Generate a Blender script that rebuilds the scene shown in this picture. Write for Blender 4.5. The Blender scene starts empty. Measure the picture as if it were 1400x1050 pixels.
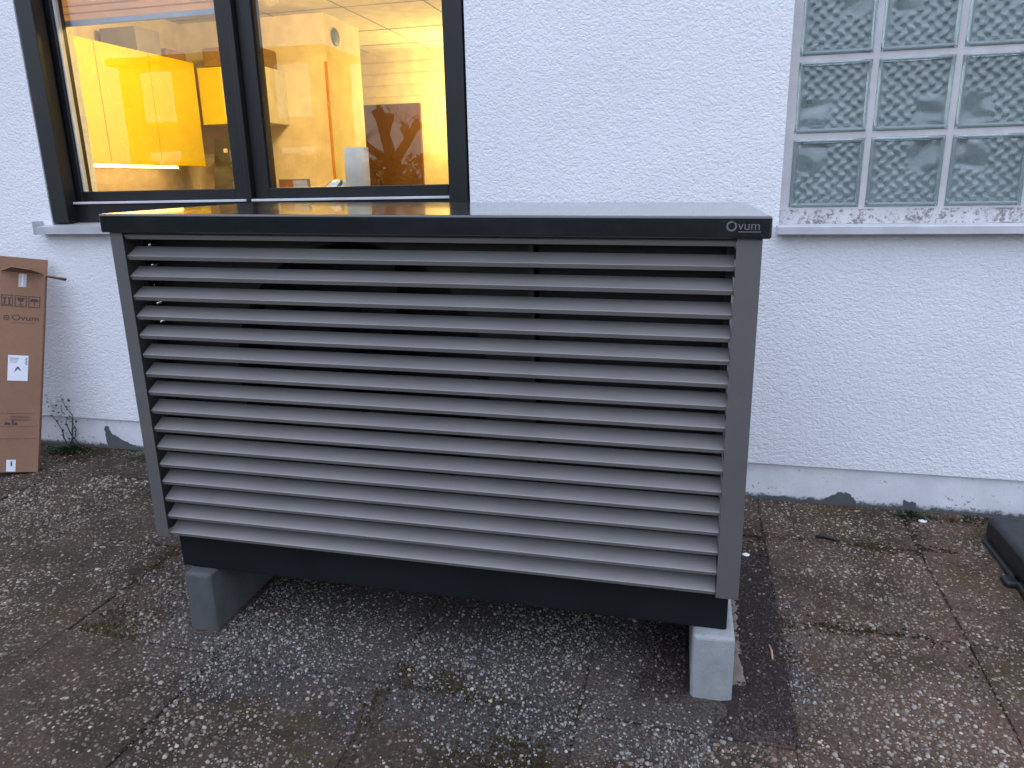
import bpy, bmesh, math, random
import numpy as np
from mathutils import Matrix, Vector

random.seed(7); RNG = np.random.default_rng(11)
S = bpy.context.scene
COL = S.collection
R = math.radians

# ------------------------------------------------------------------ camera
cam = bpy.data.cameras.new('camera'); co = bpy.data.objects.new('camera', cam); COL.objects.link(co)
cam.sensor_width = 36.0; cam.lens = 25.845; cam.clip_start = 0.05; cam.clip_end = 1000
_r = Vector((0.9702, 0.2416, -0.0196)); _u = Vector((-0.0450, 0.2590, 0.9648)); _f = Vector((-0.2382, 0.9352, -0.2621))
_f.normalize(); _r = (_r - _f * _r.dot(_f)).normalized(); _u = _r.cross(_f)
m = Matrix.Identity(4)
for i in range(3):
    m[i][0] = _r[i]; m[i][1] = _u[i]; m[i][2] = -_f[i]
m.translation = Vector((0, -2.8094, 1.2275)); co.matrix_world = m
S.camera = co

# ------------------------------------------------------------------ world, sun, exposure
w = bpy.data.worlds.new('World'); S.world = w; w.use_nodes = True
nt = w.node_tree; bg = nt.nodes['Background']
sky = nt.nodes.new('ShaderNodeTexSky'); sky.sky_type = 'NISHITA'; sky.sun_disc = False
SUN_EL, SUN_AZ = 9.0, 0.0           # the low sun stands behind the house
sky.sun_elevation = R(SUN_EL); sky.sun_rotation = R(SUN_AZ)
sky.air_density = 1.0; sky.dust_density = 2.2; sky.ozone_density = 1.0
# dusk overcast: an even cloud veil (brighter overhead, as overcast skies are) over the clear-sky texture
tc = nt.nodes.new('ShaderNodeTexCoord'); sx = nt.nodes.new('ShaderNodeSeparateXYZ'); nt.links.new(tc.outputs['Generated'], sx.inputs[0])
mr = nt.nodes.new('ShaderNodeMapRange'); mr.inputs[3].default_value = 0.75; mr.inputs[4].default_value = 2.3; nt.links.new(sx.outputs[2], mr.inputs[0])
cn = nt.nodes.new('ShaderNodeTexNoise'); cn.inputs['Scale'].default_value = 2.2; cn.inputs['Detail'].default_value = 5; nt.links.new(tc.outputs['Generated'], cn.inputs['Vector'])
cr = nt.nodes.new('ShaderNodeMapRange'); cr.inputs[3].default_value = 0.85; cr.inputs[4].default_value = 1.15; nt.links.new(cn.outputs['Fac'], cr.inputs[0])
mu = nt.nodes.new('ShaderNodeMath'); mu.operation = 'MULTIPLY'; nt.links.new(mr.outputs[0], mu.inputs[0]); nt.links.new(cr.outputs[0], mu.inputs[1])
vm = nt.nodes.new('ShaderNodeVectorMath'); vm.operation = 'SCALE'; vm.inputs[0].default_value = (1.53, 1.65, 2.10); nt.links.new(mu.outputs[0], vm.inputs['Scale'])
mxs = nt.nodes.new('ShaderNodeMix'); mxs.data_type = 'RGBA'; mxs.inputs[0].default_value = 0.8
nt.links.new(sky.outputs[0], mxs.inputs[6]); nt.links.new(vm.outputs[0], mxs.inputs[7])
nt.links.new(mxs.outputs[2], bg.inputs[0]); bg.inputs[1].default_value = 0.15
sun = bpy.data.lights.new('sun', 'SUN'); so = bpy.data.objects.new('sun', sun); COL.objects.link(so)
sun.energy = 0.5; sun.angle = R(12); sun.color = (1.0, 0.93, 0.85)
sdir = Vector((math.sin(R(SUN_AZ)) * math.cos(R(SUN_EL)), math.cos(R(SUN_AZ)) * math.cos(R(SUN_EL)), math.sin(R(SUN_EL))))
so.rotation_euler = (-sdir).to_track_quat('-Z', 'Y').to_euler(); so.location = (0, 20, 10)
S.view_settings.view_transform = 'Standard'; S.view_settings.look = 'None'
S.view_settings.exposure = 2.35; S.view_settings.gamma = 1.0; S.view_settings.use_curve_mapping = False

# ------------------------------------------------------------------ helpers
def tag(o, label=None, cat=None, group=None, kind=None):
    if label: o['label'] = label
    if cat: o['category'] = cat
    if group: o['group'] = group
    if kind: o['kind'] = kind
    return o
def empty(name, loc=(0, 0, 0), rz=0.0):
    o = bpy.data.objects.new(name, None); COL.objects.link(o); o.location = loc; o.rotation_euler.z = rz
    o.empty_display_size = 0.1
    return o
def link(name, me, mat=None, parent=None, smooth=False):
    if mat is not None and len(me.materials) == 0: me.materials.append(mat)
    o = bpy.data.objects.new(name, me); COL.objects.link(o)
    if parent is not None: o.parent = parent
    if smooth: me.polygons.foreach_set('use_smooth', [True] * len(me.polygons))
    return o
def box_bm(bm, lo, hi, bev=0.0, seg=2, xf=None):
    vs = [bm.verts.new((x, y, z)) for x in (lo[0], hi[0]) for y in (lo[1], hi[1]) for z in (lo[2], hi[2])]
    f = [(0, 1, 3, 2), (4, 6, 7, 5), (0, 4, 5, 1), (2, 3, 7, 6), (0, 2, 6, 4), (1, 5, 7, 3)]
    fs = [bm.faces.new([vs[i] for i in q]) for q in f]
    new = list(vs)
    if bev > 0:
        es = list({e for fc in fs for e in fc.edges})
        g = bmesh.ops.bevel(bm, geom=es, offset=bev, segments=seg, profile=0.5, affect='EDGES')
        new = list({v for v in g['verts']} | {v for v in vs if v.is_valid})
    if xf:
        for v in new: v.co = Vector(xf(*v.co))
def mesh_from(bm, name):
    bmesh.ops.recalc_face_normals(bm, faces=bm.faces[:])
    me = bpy.data.meshes.new(name); bm.to_mesh(me); bm.free(); return me
def box(name, lo, hi, mat, parent=None, bev=0.0, seg=2, xf=None):
    bm = bmesh.new(); box_bm(bm, lo, hi, bev, seg, xf)
    return link(name, mesh_from(bm, name), mat, parent)
def boxes(name, lst, mat, parent=None, bev=0.0, xf=None):
    bm = bmesh.new()
    for lo, hi in lst: box_bm(bm, lo, hi, bev, 2, xf)
    return link(name, mesh_from(bm, name), mat, parent)
def poly(name, verts, faces, mat, parent=None, smooth=False):
    me = bpy.data.meshes.new(name); me.from_pydata([tuple(v) for v in verts], [], faces); me.update()
    bm = bmesh.new(); bm.from_mesh(me); bmesh.ops.recalc_face_normals(bm, faces=bm.faces[:]); bm.to_mesh(me); bm.free()
    return link(name, me, mat, parent, smooth)
def prism(name, pts, d0, d1, mat, parent=None, axis='y', xf=None, bev=0.0):
    """closed outline pts (two coords) pulled from d0 to d1 along axis"""
    def p3(a, b, d): return {'y': (a, d, b), 'x': (d, a, b), 'z': (a, b, d)}[axis]
    bm = bmesh.new()
    A = [bm.verts.new(p3(a, b, d0)) for a, b in pts]; B = [bm.verts.new(p3(a, b, d1)) for a, b in pts]
    n = len(pts)
    bm.faces.new(A); bm.faces.new(B[::-1])
    for i in range(n): bm.faces.new((A[i], A[(i + 1) % n], B[(i + 1) % n], B[i]))
    if bev > 0: bmesh.ops.bevel(bm, geom=bm.edges[:], offset=bev, segments=1, affect='EDGES')
    if xf:
        for v in bm.verts: v.co = Vector(xf(*v.co))
    return link(name, mesh_from(bm, name), mat, parent)
def tube(bm, path, radii, n=8, cap=True):
    rings = []
    for i, p in enumerate(path):
        p = Vector(p)
        t = (Vector(path[min(i + 1, len(path) - 1)]) - Vector(path[max(i - 1, 0)])).normalized()
        a = t.cross(Vector((0, 0, 1)));
        if a.length < 1e-3: a = t.cross(Vector((1, 0, 0)))
        a.normalize(); b = t.cross(a)
        rad = radii[i] if isinstance(radii, (list, tuple)) else radii
        rings.append([bm.verts.new(p + (a * math.cos(2 * math.pi * k / n) + b * math.sin(2 * math.pi * k / n)) * rad) for k in range(n)])
    for i in range(len(rings) - 1):
        for k in range(n): bm.faces.new((rings[i][k], rings[i][(k + 1) % n], rings[i + 1][(k + 1) % n], rings[i + 1][k]))
    if cap: bm.faces.new(rings[0]); bm.faces.new(rings[-1][::-1])
def lathe(name, prof, mat, parent=None, n=32, loc=(0, 0, 0)):
    vs, fs = [], []
    for r, z in prof:
        for k in range(n): vs.append((loc[0] + r * math.cos(2 * math.pi * k / n), loc[1] + r * math.sin(2 * math.pi * k / n), loc[2] + z))
    for i in range(len(prof) - 1):
        for k in range(n): fs.append((i * n + k, i * n + (k + 1) % n, (i + 1) * n + (k + 1) % n, (i + 1) * n + k))
    return poly(name, vs, fs, mat, parent, True)
def fast_mesh(name, V, F, mat, parent=None, colors=None, smooth=True):
    """V (n,3), F (m,3) int arrays -> object"""
    me = bpy.data.meshes.new(name); nv, nf = len(V), len(F)
    me.vertices.add(nv); me.vertices.foreach_set('co', V.astype(np.float32).ravel())
    me.loops.add(nf * 3); me.loops.foreach_set('vertex_index', F.astype(np.int32).ravel())
    me.polygons.add(nf); me.polygons.foreach_set('loop_start', np.arange(0, nf * 3, 3, dtype=np.int32))
    me.polygons.foreach_set('use_smooth', np.full(nf, smooth)); me.update(calc_edges=True)
    if colors is not None:
        at = me.color_attributes.new('tone', 'FLOAT_COLOR', 'POINT')
        at.data.foreach_set('color', np.c_[colors, np.ones(nv)].astype(np.float32).ravel())
    return link(name, me, mat, parent)
def vnoise(x, y, seed=0):
    """smooth 2-d value noise in 0..1"""
    rg = np.random.default_rng(seed); T = rg.random((256, 256))
    xi = np.floor(x).astype(int); yi = np.floor(y).astype(int); fx = x - xi; fy = y - yi
    fx = fx * fx * (3 - 2 * fx); fy = fy * fy * (3 - 2 * fy)
    a = T[xi % 256, yi % 256]; b = T[(xi + 1) % 256, yi % 256]; c = T[xi % 256, (yi + 1) % 256]; d = T[(xi + 1) % 256, (yi + 1) % 256]
    return (a * (1 - fx) + b * fx) * (1 - fy) + (c * (1 - fx) + d * fx) * fy
def fbm(x, y, seed=0, o=4):
    s = 0; a = 0.5; t = 0
    for k in range(o): s = s + a * vnoise(x * 2 ** k, y * 2 ** k, seed + k); t += a; a *= 0.5
    return s / t

# ------------------------------------------------------------------ materials
class NT:
    def __init__(self, name):
        self.m = bpy.data.materials.new(name); self.m.use_nodes = True; self.t = self.m.node_tree
        self.b = self.t.nodes['Principled BSDF']; self.o = self.t.nodes['Material Output']
    def n(self, kind, **kw):
        x = self.t.nodes.new('ShaderNode' + kind)
        for k, v in kw.items():
            if k in x.inputs.keys(): x.inputs[k].default_value = v
            else: setattr(x, k, v)
        return x
    def l(self, a, b): self.t.links.new(a, b)
    def geo(self): return self.n('NewGeometry').outputs['Position']
    def objc(self): return self.n('TexCoord').outputs['Object']
    def noise(self, vec, scale, detail=4, rough=0.55, dist=0.0):
        x = self.n('TexNoise'); x.inputs['Scale'].default_value = scale; x.inputs['Detail'].default_value = detail
        x.inputs['Roughness'].default_value = rough; x.inputs['Distortion'].default_value = dist
        self.l(vec, x.inputs['Vector']); return x.outputs['Fac']
    def ramp(self, fac, stops, mode='LINEAR'):
        x = self.n('ValToRGB'); x.color_ramp.interpolation = mode; e = x.color_ramp.elements
        while len(e) > 1: e.remove(e[-1])
        e[0].position = stops[0][0]; e[0].color = stops[0][1] if len(stops[0][1]) == 4 else (*stops[0][1], 1)
        for p, c in stops[1:]:
            q = e.new(p); q.color = (*c, 1) if len(c) == 3 else c
        self.l(fac, x.inputs[0]); return x.outputs['Color']
    def mix(self, fac, a, b, mode='MIX'):
        x = self.n('Mix'); x.data_type = 'RGBA'; x.blend_type = mode
        for v, i in ((fac, 0), (a, 6), (b, 7)):
            if isinstance(v, (int, float)): x.inputs[i].default_value = v
            elif isinstance(v, tuple): x.inputs[i].default_value = (*v, 1) if len(v) == 3 else v
            else: self.l(v, x.inputs[i])
        return x.outputs[2]
    def math(self, op, a, b=0.0, clamp=False):
        x = self.n('Math'); x.operation = op; x.use_clamp = clamp
        for v, i in ((a, 0), (b, 1)):
            if isinstance(v, (int, float)): x.inputs[i].default_value = v
            else: self.l(v, x.inputs[i])
        return x.outputs[0]
    def bump(self, h, strength=0.5, dist=0.01):
        x = self.n('Bump'); x.inputs['Strength'].default_value = strength; x.inputs['Distance'].default_value = dist
        self.l(h, x.inputs['Height']); self.l(x.outputs[0], self.b.inputs['Normal']); return x
    def set(self, col=None, rough=None, metal=None, spec=None, trans=None, ior=None, coat=None, emit=None, es=None):
        b = self.b.inputs
        if col is not None:
            if isinstance(col, tuple): b['Base Color'].default_value = (*col, 1)
            else: self.l(col, b['Base Color'])
        for v, k in ((rough, 'Roughness'), (metal, 'Metallic'), (spec, 'Specular IOR Level'), (trans, 'Transmission Weight'), (ior, 'IOR'), (coat, 'Coat Weight'), (es, 'Emission Strength')):
            if v is None: continue
            if isinstance(v, (int, float)): b[k].default_value = v
            else: self.l(v, b[k])
        if emit: b['Emission Color'].default_value = (*emit, 1)
        return self.m
def plain(name, col, rough=0.5, metal=0.0, var=0.12, scale=9.0, bump=0.0, **kw):
    t = NT(name); v = t.objc(); f = t.noise(v, scale)
    lo = tuple(c * (1 - var) for c in col); hi = tuple(min(1, c * (1 + var)) for c in col)
    c = t.ramp(f, [(0.3, lo), (0.7, hi)])
    rr = t.ramp(t.noise(v, scale * 2.3), [(0.3, (rough * 0.85,) * 3), (0.7, (min(1, rough * 1.15),) * 3)])
    t.set(c, rr, metal, **kw)
    if bump: t.bump(t.noise(v, scale * 14), bump, 0.002)
    return t.m

def mat_render():
    t = NT('wall_render'); p = t.geo()
    mp = t.n('Mapping'); mp.inputs['Scale'].default_value = (1.12, 1.12, 1.35); t.l(p, mp.inputs['Vector']); v = mp.outputs[0]
    big = t.noise(v, 1.3, 3); dirt = t.noise(v, 5.0, 5)
    c = t.ramp(big, [(0.3, (0.70, 0.715, 0.745)), (0.7, (0.765, 0.78, 0.805))])
    c = t.mix(t.math('MULTIPLY', t.ramp(dirt, [(0.55, (0,) * 3), (0.8, (1,) * 3)]), 0.10), c, (0.50, 0.50, 0.48))
    h1 = t.noise(v, 62, 3, 0.55, 0.9); h2 = t.noise(v, 150, 3, 0.6, 0.4); h3 = t.noise(v, 26, 2, 0.5, 0.5)
    vor = t.n('TexVoronoi', feature='SMOOTH_F1'); vor.inputs['Scale'].default_value = 95; t.l(v, vor.inputs['Vector'])
    ridge = t.ramp(h1, [(0.35, (0,) * 3), (0.52, (0.75,) * 3), (0.66, (1,) * 3)])
    h = t.math('ADD', t.math('MULTIPLY', ridge, 0.75), t.math('MULTIPLY', h2, 0.45))
    h = t.math('ADD', h, t.math('MULTIPLY', vor.outputs['Distance'], -0.5)); h = t.math('ADD', h, t.math('MULTIPLY', h3, 0.6))
    t.set(c, 0.85, spec=0.25); t.bump(h, 0.55, 0.0046); return t.m
def mat_plinth():
    t = NT('plinth_paint'); p = t.geo()
    sep = t.n('SeparateXYZ'); t.l(p, sep.inputs[0])
    low = t.ramp(sep.outputs[2], [(0.0, (1,) * 3), (0.10, (0.0,) * 3)])
    n1 = t.noise(p, 9, 5, 0.6); n2 = t.noise(p, 55, 4, 0.65)
    c = t.ramp(n1, [(0.3, (0.60, 0.61, 0.64)), (0.7, (0.72, 0.73, 0.755))])
    d = t.math('MULTIPLY', t.ramp(t.math('ADD', n2, t.math('MULTIPLY', low, 0.10)), [(0.62, (0,) * 3), (0.70, (1,) * 3)]), t.ramp(n1, [(0.42, (0,) * 3), (0.62, (1,) * 3)]))
    c = t.mix(d, c, (0.16, 0.165, 0.16))
    wet = t.ramp(t.math('ADD', sep.outputs[2], t.math('MULTIPLY', n2, 0.05)), [(0.052, (1,) * 3), (0.066, (0,) * 3)])
    c = t.mix(wet, c, (0.10, 0.105, 0.105))
    t.set(c, 0.8, spec=0.25); t.bump(t.math('ADD', t.noise(p, 120, 3), t.noise(p, 18, 3)), 0.22, 0.004); return t.m
def mat_slab():
    t = NT('washed_concrete'); p = t.geo(); oi = t.n('ObjectInfo').outputs['Random']
    big = t.noise(p, 2.1, 4, 0.6); mid = t.noise(p, 7.5, 5, 0.65); fine = t.noise(p, 120, 4, 0.7)
    base = t.ramp(mid, [(0.28, (0.013, 0.010, 0.008)), (0.5, (0.036, 0.027, 0.020)), (0.72, (0.070, 0.053, 0.039))])
    red = t.ramp(t.noise(p, 3.3, 4, 0.6, 0.6), [(0.47, (0,) * 3), (0.64, (1,) * 3)])
    base = t.mix(t.math('MULTIPLY', red, 0.6), base, (0.072, 0.039, 0.027))
    base = t.mix(0.5, base, t.ramp(fine, [(0.25, (0.010, 0.008, 0.007)), (0.5, (0.045, 0.037, 0.031)), (0.75, (0.125, 0.107, 0.091))]))
    moss = t.ramp(t.noise(p, 2.7, 5, 0.66, 0.3), [(0.52, (0,) * 3), (0.64, (1,) * 3)])
    base = t.mix(t.math('MULTIPLY', moss, 0.75), base, (0.034, 0.030, 0.009))
    blot = t.ramp(t.noise(p, 4.2, 6, 0.7, 0.8), [(0.50, (0,) * 3), (0.60, (1,) * 3)])
    base = t.mix(t.math('MULTIPLY', blot, 0.6), base, (0.014, 0.012, 0.007))
    # small stones set in the slab
    def stones(scale, thr):
        vo = t.n('TexVoronoi'); vo.inputs['Scale'].default_value = scale; t.l(p, vo.inputs['Vector'])
        msk = t.ramp(vo.outputs['Distance'], [(thr * 0.75, (1,) * 3), (thr, (0,) * 3)])
        sp = t.n('SeparateColor'); t.l(vo.outputs['Color'], sp.inputs[0])
        col = t.ramp(sp.outputs[0], [(0.0, (0.03, 0.025, 0.022)), (0.35, (0.07, 0.055, 0.044)), (0.6, (0.12, 0.10, 0.084)), (0.85, (0.21, 0.19, 0.165)), (1.0, (0.36, 0.34, 0.31))])
        keep = t.math('GREATER_THAN', sp.outputs[1], 0.35)
        return t.math('MULTIPLY', msk, keep), col, vo.outputs['Distance']
    m1, c1, d1 = stones(125, 0.42); m2, c2, d2 = stones(62, 0.36)
    cover = t.ramp(t.math('ADD', t.math('MULTIPLY', big, 0.6), t.math('MULTIPLY', mid, 0.5)), [(0.44, (0.25,) * 3), (0.64, (0.95,) * 3)])
    m1 = t.math('MULTIPLY', m1, cover); m2 = t.math('MULTIPLY', m2, cover)
    c = t.mix(m1, base, c1); c = t.mix(m2, c, c2)
    c = t.mix(0.5, c, t.ramp(oi, [(0, (0.75, 0.74, 0.73)), (1, (1.15, 1.1, 1.05))]), 'MULTIPLY')
    # grey stone dust spilled in front of the heat pump and round its blocks
    sp = t.n('SeparateXYZ'); t.l(p, sp.inputs[0])
    dx = t.math('DIVIDE', t.math('ABSOLUTE', t.math('ADD', sp.outputs[0], 0.63)), 0.95)
    dy = t.math('DIVIDE', t.math('ABSOLUTE', t.math('ADD', sp.outputs[1], 1.02)), 0.47)
    rr = t.math('ADD', t.math('POWER', dx, 2.6), t.math('POWER', dy, 2.6))
    dust = t.ramp(t.math('ADD', rr, t.math('MULTIPLY', t.math('SUBTRACT', t.noise(p, 5.5, 6, 0.75), 0.5), 2.6)), [(0.65, (1,) * 3), (1.1, (0,) * 3)])
    dcol = t.ramp(t.noise(p, 160, 3, 0.75), [(0.3, (0.012, 0.0115, 0.011)), (0.5, (0.050, 0.048, 0.047)), (0.72, (0.155, 0.15, 0.148))])
    c = t.mix(t.math('MULTIPLY', dust, 0.74), c, dcol)
    c = t.mix(1.0, c, (0.98, 0.89, 0.80), 'MULTIPLY')
    side = t.ramp(t.math('ADD', sp.outputs[0], t.math('MULTIPLY', t.noise(p, 3.0, 3), 0.3)), [(0.36, (0,) * 3), (0.44, (1,) * 3)])
    c = t.mix(side, c, t.mix(1.0, c, (1.75, 1.68, 1.64), 'MULTIPLY'))     # cleaner, tan slabs right of the cut joint
    t.set(c, 0.85, spec=0.25)
    h = t.math('ADD', t.math('MULTIPLY', m1, 0.5), t.math('MULTIPLY', m2, 1.0)); h = t.math('ADD', h, t.math('MULTIPLY', fine, 0.9))
    t.bump(h, 0.9, 0.004); return t.m
def mat_tone(name, rough=0.7, spec=0.35, bump=0.3):
    t = NT(name); at = t.n('Attribute'); at.attribute_name = 'tone'; p = t.geo()
    c = t.mix(0.35, at.outputs['Color'], t.ramp(t.noise(p, 260, 3), [(0.3, (0.55,) * 3), (0.7, (1.3,) * 3)]), 'MULTIPLY')
    t.set(c, rough, spec=spec); t.bump(t.noise(p, 400, 2), bump, 0.001); return t.m
def mat_soil():
    t = NT('dark_soil'); p = t.geo()
    c = t.ramp(t.noise(p, 190, 4, 0.75), [(0.3, (0.010, 0.0072, 0.0066)), (0.55, (0.036, 0.026, 0.0235)), (0.78, (0.10, 0.077, 0.070))])
    t.set(c, 0.95, spec=0.2); t.bump(t.noise(p, 240, 4, 0.7), 0.9, 0.006); return t.m
def mat_powder(name, col, rough, bump=0.12, coat=0.0, spec=0.5, metal=0.0):
    t = NT(name); v = t.objc()
    f = t.noise(v, 3.0, 3); g = t.noise(v, 900, 2)
    c = t.ramp(f, [(0.3, tuple(x * 0.94 for x in col)), (0.7, tuple(x * 1.06 for x in col))])
    dust = t.ramp(t.noise(v, 14, 6, 0.7), [(0.5, (0,) * 3), (0.8, (1,) * 3)])
    c = t.mix(t.math('MULTIPLY', dust, 0.10), c, tuple(min(.25, x * 2.5) for x in col))
    rr = t.ramp(t.noise(v, 6, 4), [(0.3, (rough * 0.85,) * 3), (0.7, (rough * 1.2,) * 3)])
    t.set(c, rr, metal, spec=spec, coat=coat); t.bump(g, bump, 0.0006); return t.m
def mat_lid():
    t = NT('lid_paint'); v = t.objc()
    dust = t.ramp(t.noise(v, 11, 6, 0.7), [(0.45, (0,) * 3), (0.8, (1,) * 3)])
    c = t.mix(t.math('MULTIPLY', dust, 0.08), (0.0085, 0.0125, 0.0145), (0.10, 0.10, 0.10))
    rr = t.ramp(t.noise(v, 5, 4), [(0.3, (0.13,) * 3), (0.75, (0.20,) * 3)])
    t.set(c, rr, spec=0.6, coat=0.6); t.b.inputs['Coat Roughness'].default_value = 0.05; t.bump(t.noise(v, 5, 2), 0.03, 0.003); return t.m
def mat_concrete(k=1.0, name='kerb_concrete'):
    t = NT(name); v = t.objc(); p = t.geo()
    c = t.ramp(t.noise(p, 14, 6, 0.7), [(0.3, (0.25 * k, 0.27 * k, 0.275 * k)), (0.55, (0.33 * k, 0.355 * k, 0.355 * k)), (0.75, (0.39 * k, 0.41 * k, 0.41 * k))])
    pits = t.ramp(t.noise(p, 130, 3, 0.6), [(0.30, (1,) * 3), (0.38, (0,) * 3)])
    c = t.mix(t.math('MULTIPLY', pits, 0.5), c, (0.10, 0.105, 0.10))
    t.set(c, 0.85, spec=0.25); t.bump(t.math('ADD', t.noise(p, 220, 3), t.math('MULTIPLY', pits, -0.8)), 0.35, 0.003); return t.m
def mat_carton():
    t = NT('corrugated_cardboard'); v = t.objc()
    c = t.ramp(t.noise(v, 5, 5, 0.6), [(0.3, (0.225, 0.126, 0.079)), (0.7, (0.268, 0.152, 0.097))])
    fib = t.noise(v, 160, 3)
    c = t.mix(0.25, c, t.ramp(fib, [(0.3, (0.7,) * 3), (0.7, (1.2,) * 3)]), 'MULTIPLY')
    wv = t.n('TexWave'); wv.wave_type = 'BANDS'; wv.bands_direction = 'X'; wv.inputs['Scale'].default_value = 55; wv.inputs['Distortion'].default_value = 0.6; t.l(v, wv.inputs['Vector'])
    t.set(c, 0.85, spec=0.2); t.bump(wv.outputs['Fac'], 0.10, 0.001); return t.m
def mat_glass(name='window_glass'):
    t = NT(name)
    gl = t.n('BsdfGlossy'); gl.inputs['Roughness'].default_value = 0.0; tr = t.n('BsdfTransparent'); tr.inputs['Color'].default_value = (0.95, 0.965, 0.96, 1)
    bf = t.n('NewGeometry').outputs['Backfacing']; ior = t.n('MapRange'); ior.inputs[3].default_value = 1.5; ior.inputs[4].default_value = 1 / 1.5; t.l(bf, ior.inputs[0])
    fr = t.n('Fresnel'); t.l(ior.outputs[0], fr.inputs['IOR'])     # same reflectance on the way in and out
    f2 = t.math('MULTIPLY', fr.outputs[0], 1.15, True)
    mx = t.n('MixShader'); t.l(f2, mx.inputs[0]); t.l(tr.outputs[0], mx.inputs[1]); t.l(gl.outputs[0], mx.inputs[2]); t.l(mx.outputs[0], t.o.inputs['Surface'])
    nm = t.noise(t.geo(), 2.2, 2); bp = t.n('Bump'); bp.inputs['Strength'].default_value = 0.02; bp.inputs['Distance'].default_value = 0.01
    t.l(nm, bp.inputs['Height']); t.l(bp.outputs[0], gl.inputs['Normal']); return t.m
def mat_glassblock():
    t = NT('cast_glass'); p = t.geo()
    c = t.ramp(t.noise(p, 6, 3), [(0.3, (0.52, 0.65, 0.65)), (0.7, (0.62, 0.745, 0.745))])
    t.set(c, 0.05, spec=0.7, trans=0.74, ior=1.5); return t.m
def mat_mortar():
    t = NT('mortar'); p = t.geo()
    c = t.ramp(t.noise(p, 12, 5), [(0.3, (0.46, 0.45, 0.455)), (0.7, (0.58, 0.565, 0.565))])
    sp = t.n('SeparateXYZ'); t.l(p, sp.inputs[0])
    low = t.ramp(sp.outputs[2], [(1.112, (1,) * 3), (1.135, (0,) * 3)]) if False else t.math('LESS_THAN', sp.outputs[2], 1.121)
    sp2 = t.ramp(t.math('ADD', t.noise(p, 75, 5, 0.75), t.math('MULTIPLY', t.noise(p, 7, 2), 0.45)), [(0.70, (0,) * 3), (0.80, (1,) * 3)])
    c = t.mix(t.math('MULTIPLY', t.math('MULTIPLY', low, sp2), 0.8), c, (0.13, 0.12, 0.115))
    t.set(c, 0.9, spec=0.2); t.bump(t.noise(p, 150, 4), 0.3, 0.003); return t.m

def mat_cloth():
    t = NT('blind_cloth'); v = t.objc(); c = t.ramp(t.noise(v, 7), [(0.3, (0.62, 0.50, 0.43)), (0.7, (0.70, 0.56, 0.48))])
    d = t.n('BsdfDiffuse'); tl = t.n('BsdfTranslucent'); mx = t.n('MixShader'); mx.inputs[0].default_value = 0.55
    t.l(c, d.inputs[0]); t.l(c, tl.inputs[0]); t.l(d.outputs[0], mx.inputs[1]); t.l(tl.outputs[0], mx.inputs[2]); t.l(mx.outputs[0], t.o.inputs['Surface']); return t.m
M = {}
M['render'] = mat_render(); M['plinth'] = mat_plinth(); M['slab'] = mat_slab(); M['soil'] = mat_soil()
M['pebble'] = mat_tone('pebble_stone'); M['grit'] = mat_tone('crushed_grit', 0.75, 0.3, 0.4); M['moss'] = mat_tone('moss_green', 0.95, 0.1, 0.5)
M['slat'] = mat_powder('grey_powder_coat', (0.205, 0.203, 0.196), 0.42, metal=0.25)
M['post'] = mat_powder('post_coat_shaded', (0.092, 0.090, 0.088), 0.5)  # slat coat with shade put in: darkened for dim surroundings it would reflect
M['base'] = mat_powder('anthracite_powder_coat', (0.0065, 0.0085, 0.010), 0.6, spec=0.2)
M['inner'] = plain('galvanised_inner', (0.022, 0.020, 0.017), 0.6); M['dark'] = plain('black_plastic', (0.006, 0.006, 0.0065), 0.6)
M['lid'] = mat_lid(); M['logo'] = plain('logo_grey', (0.13, 0.138, 0.145), 0.4)
M['concrete'] = mat_concrete(0.85); M['concrete_dark'] = mat_concrete(0.24, 'dark_concrete'); M['carton'] = mat_carton(); M['print'] = plain('carton_print', (0.055, 0.038, 0.032), 0.8)
M['carton_edge'] = plain('carton_cut_edge', (0.50, 0.38, 0.30), 0.9); M['label'] = plain('paper_label', (0.66, 0.68, 0.74), 0.6, var=0.04)
M['label_ink'] = plain('label_ink', (0.10, 0.105, 0.12), 0.7); M['tape'] = plain('clear_tape', (0.42, 0.38, 0.36), 0.25); M['pale_print'] = plain('pale_print', (0.14, 0.085, 0.064), 0.8)
M['frame'] = mat_powder('window_frame_paint', (0.006, 0.0078, 0.0085), 0.4, spec=0.4); M['glass'] = mat_glass(); M['gasket'] = plain('gasket_and_glint', (0.50, 0.52, 0.54), 0.45)
M['blackrub'] = plain('rubber_gasket', (0.006, 0.006, 0.006), 0.5)
M['alu'] = plain('aluminium_sill', (0.44, 0.455, 0.475), 0.42, 0.25); M['gblock'] = mat_glassblock(); M['mortar'] = mat_mortar()
M['stone_sill'] = plain('sill_stone', (0.46, 0.465, 0.485), 0.65, bump=0.2); M['bitumen'] = plain('bare_bitumen', (0.088, 0.094, 0.10), 0.8, scale=24, bump=0.3)
M['bwhite'] = plain('room_white', (0.72, 0.63, 0.50), 0.8); M['ceil'] = plain('ceiling_white', (0.72, 0.69, 0.64), 0.85); M['yellow'] = plain('yellow_laminate', (0.86, 0.67, 0.008), 0.25, var=0.04)
M['floor'] = plain('room_floor', (0.25, 0.17, 0.10), 0.5); M['brown'] = plain('brown_board', (0.11, 0.045, 0.014), 0.5); M['greybox'] = plain('grey_box', (0.27, 0.26, 0.28), 0.7)
M['wicker'] = plain('wicker', (0.30, 0.19, 0.08), 0.8, scale=60, bump=0.5); M['blind'] = plain('blind_fabric', (0.66, 0.52, 0.44), 0.8); M['blind_cloth'] = mat_cloth(); M['blindbar'] = plain('blind_bar', (0.42, 0.46, 0.52), 0.4)
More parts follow.
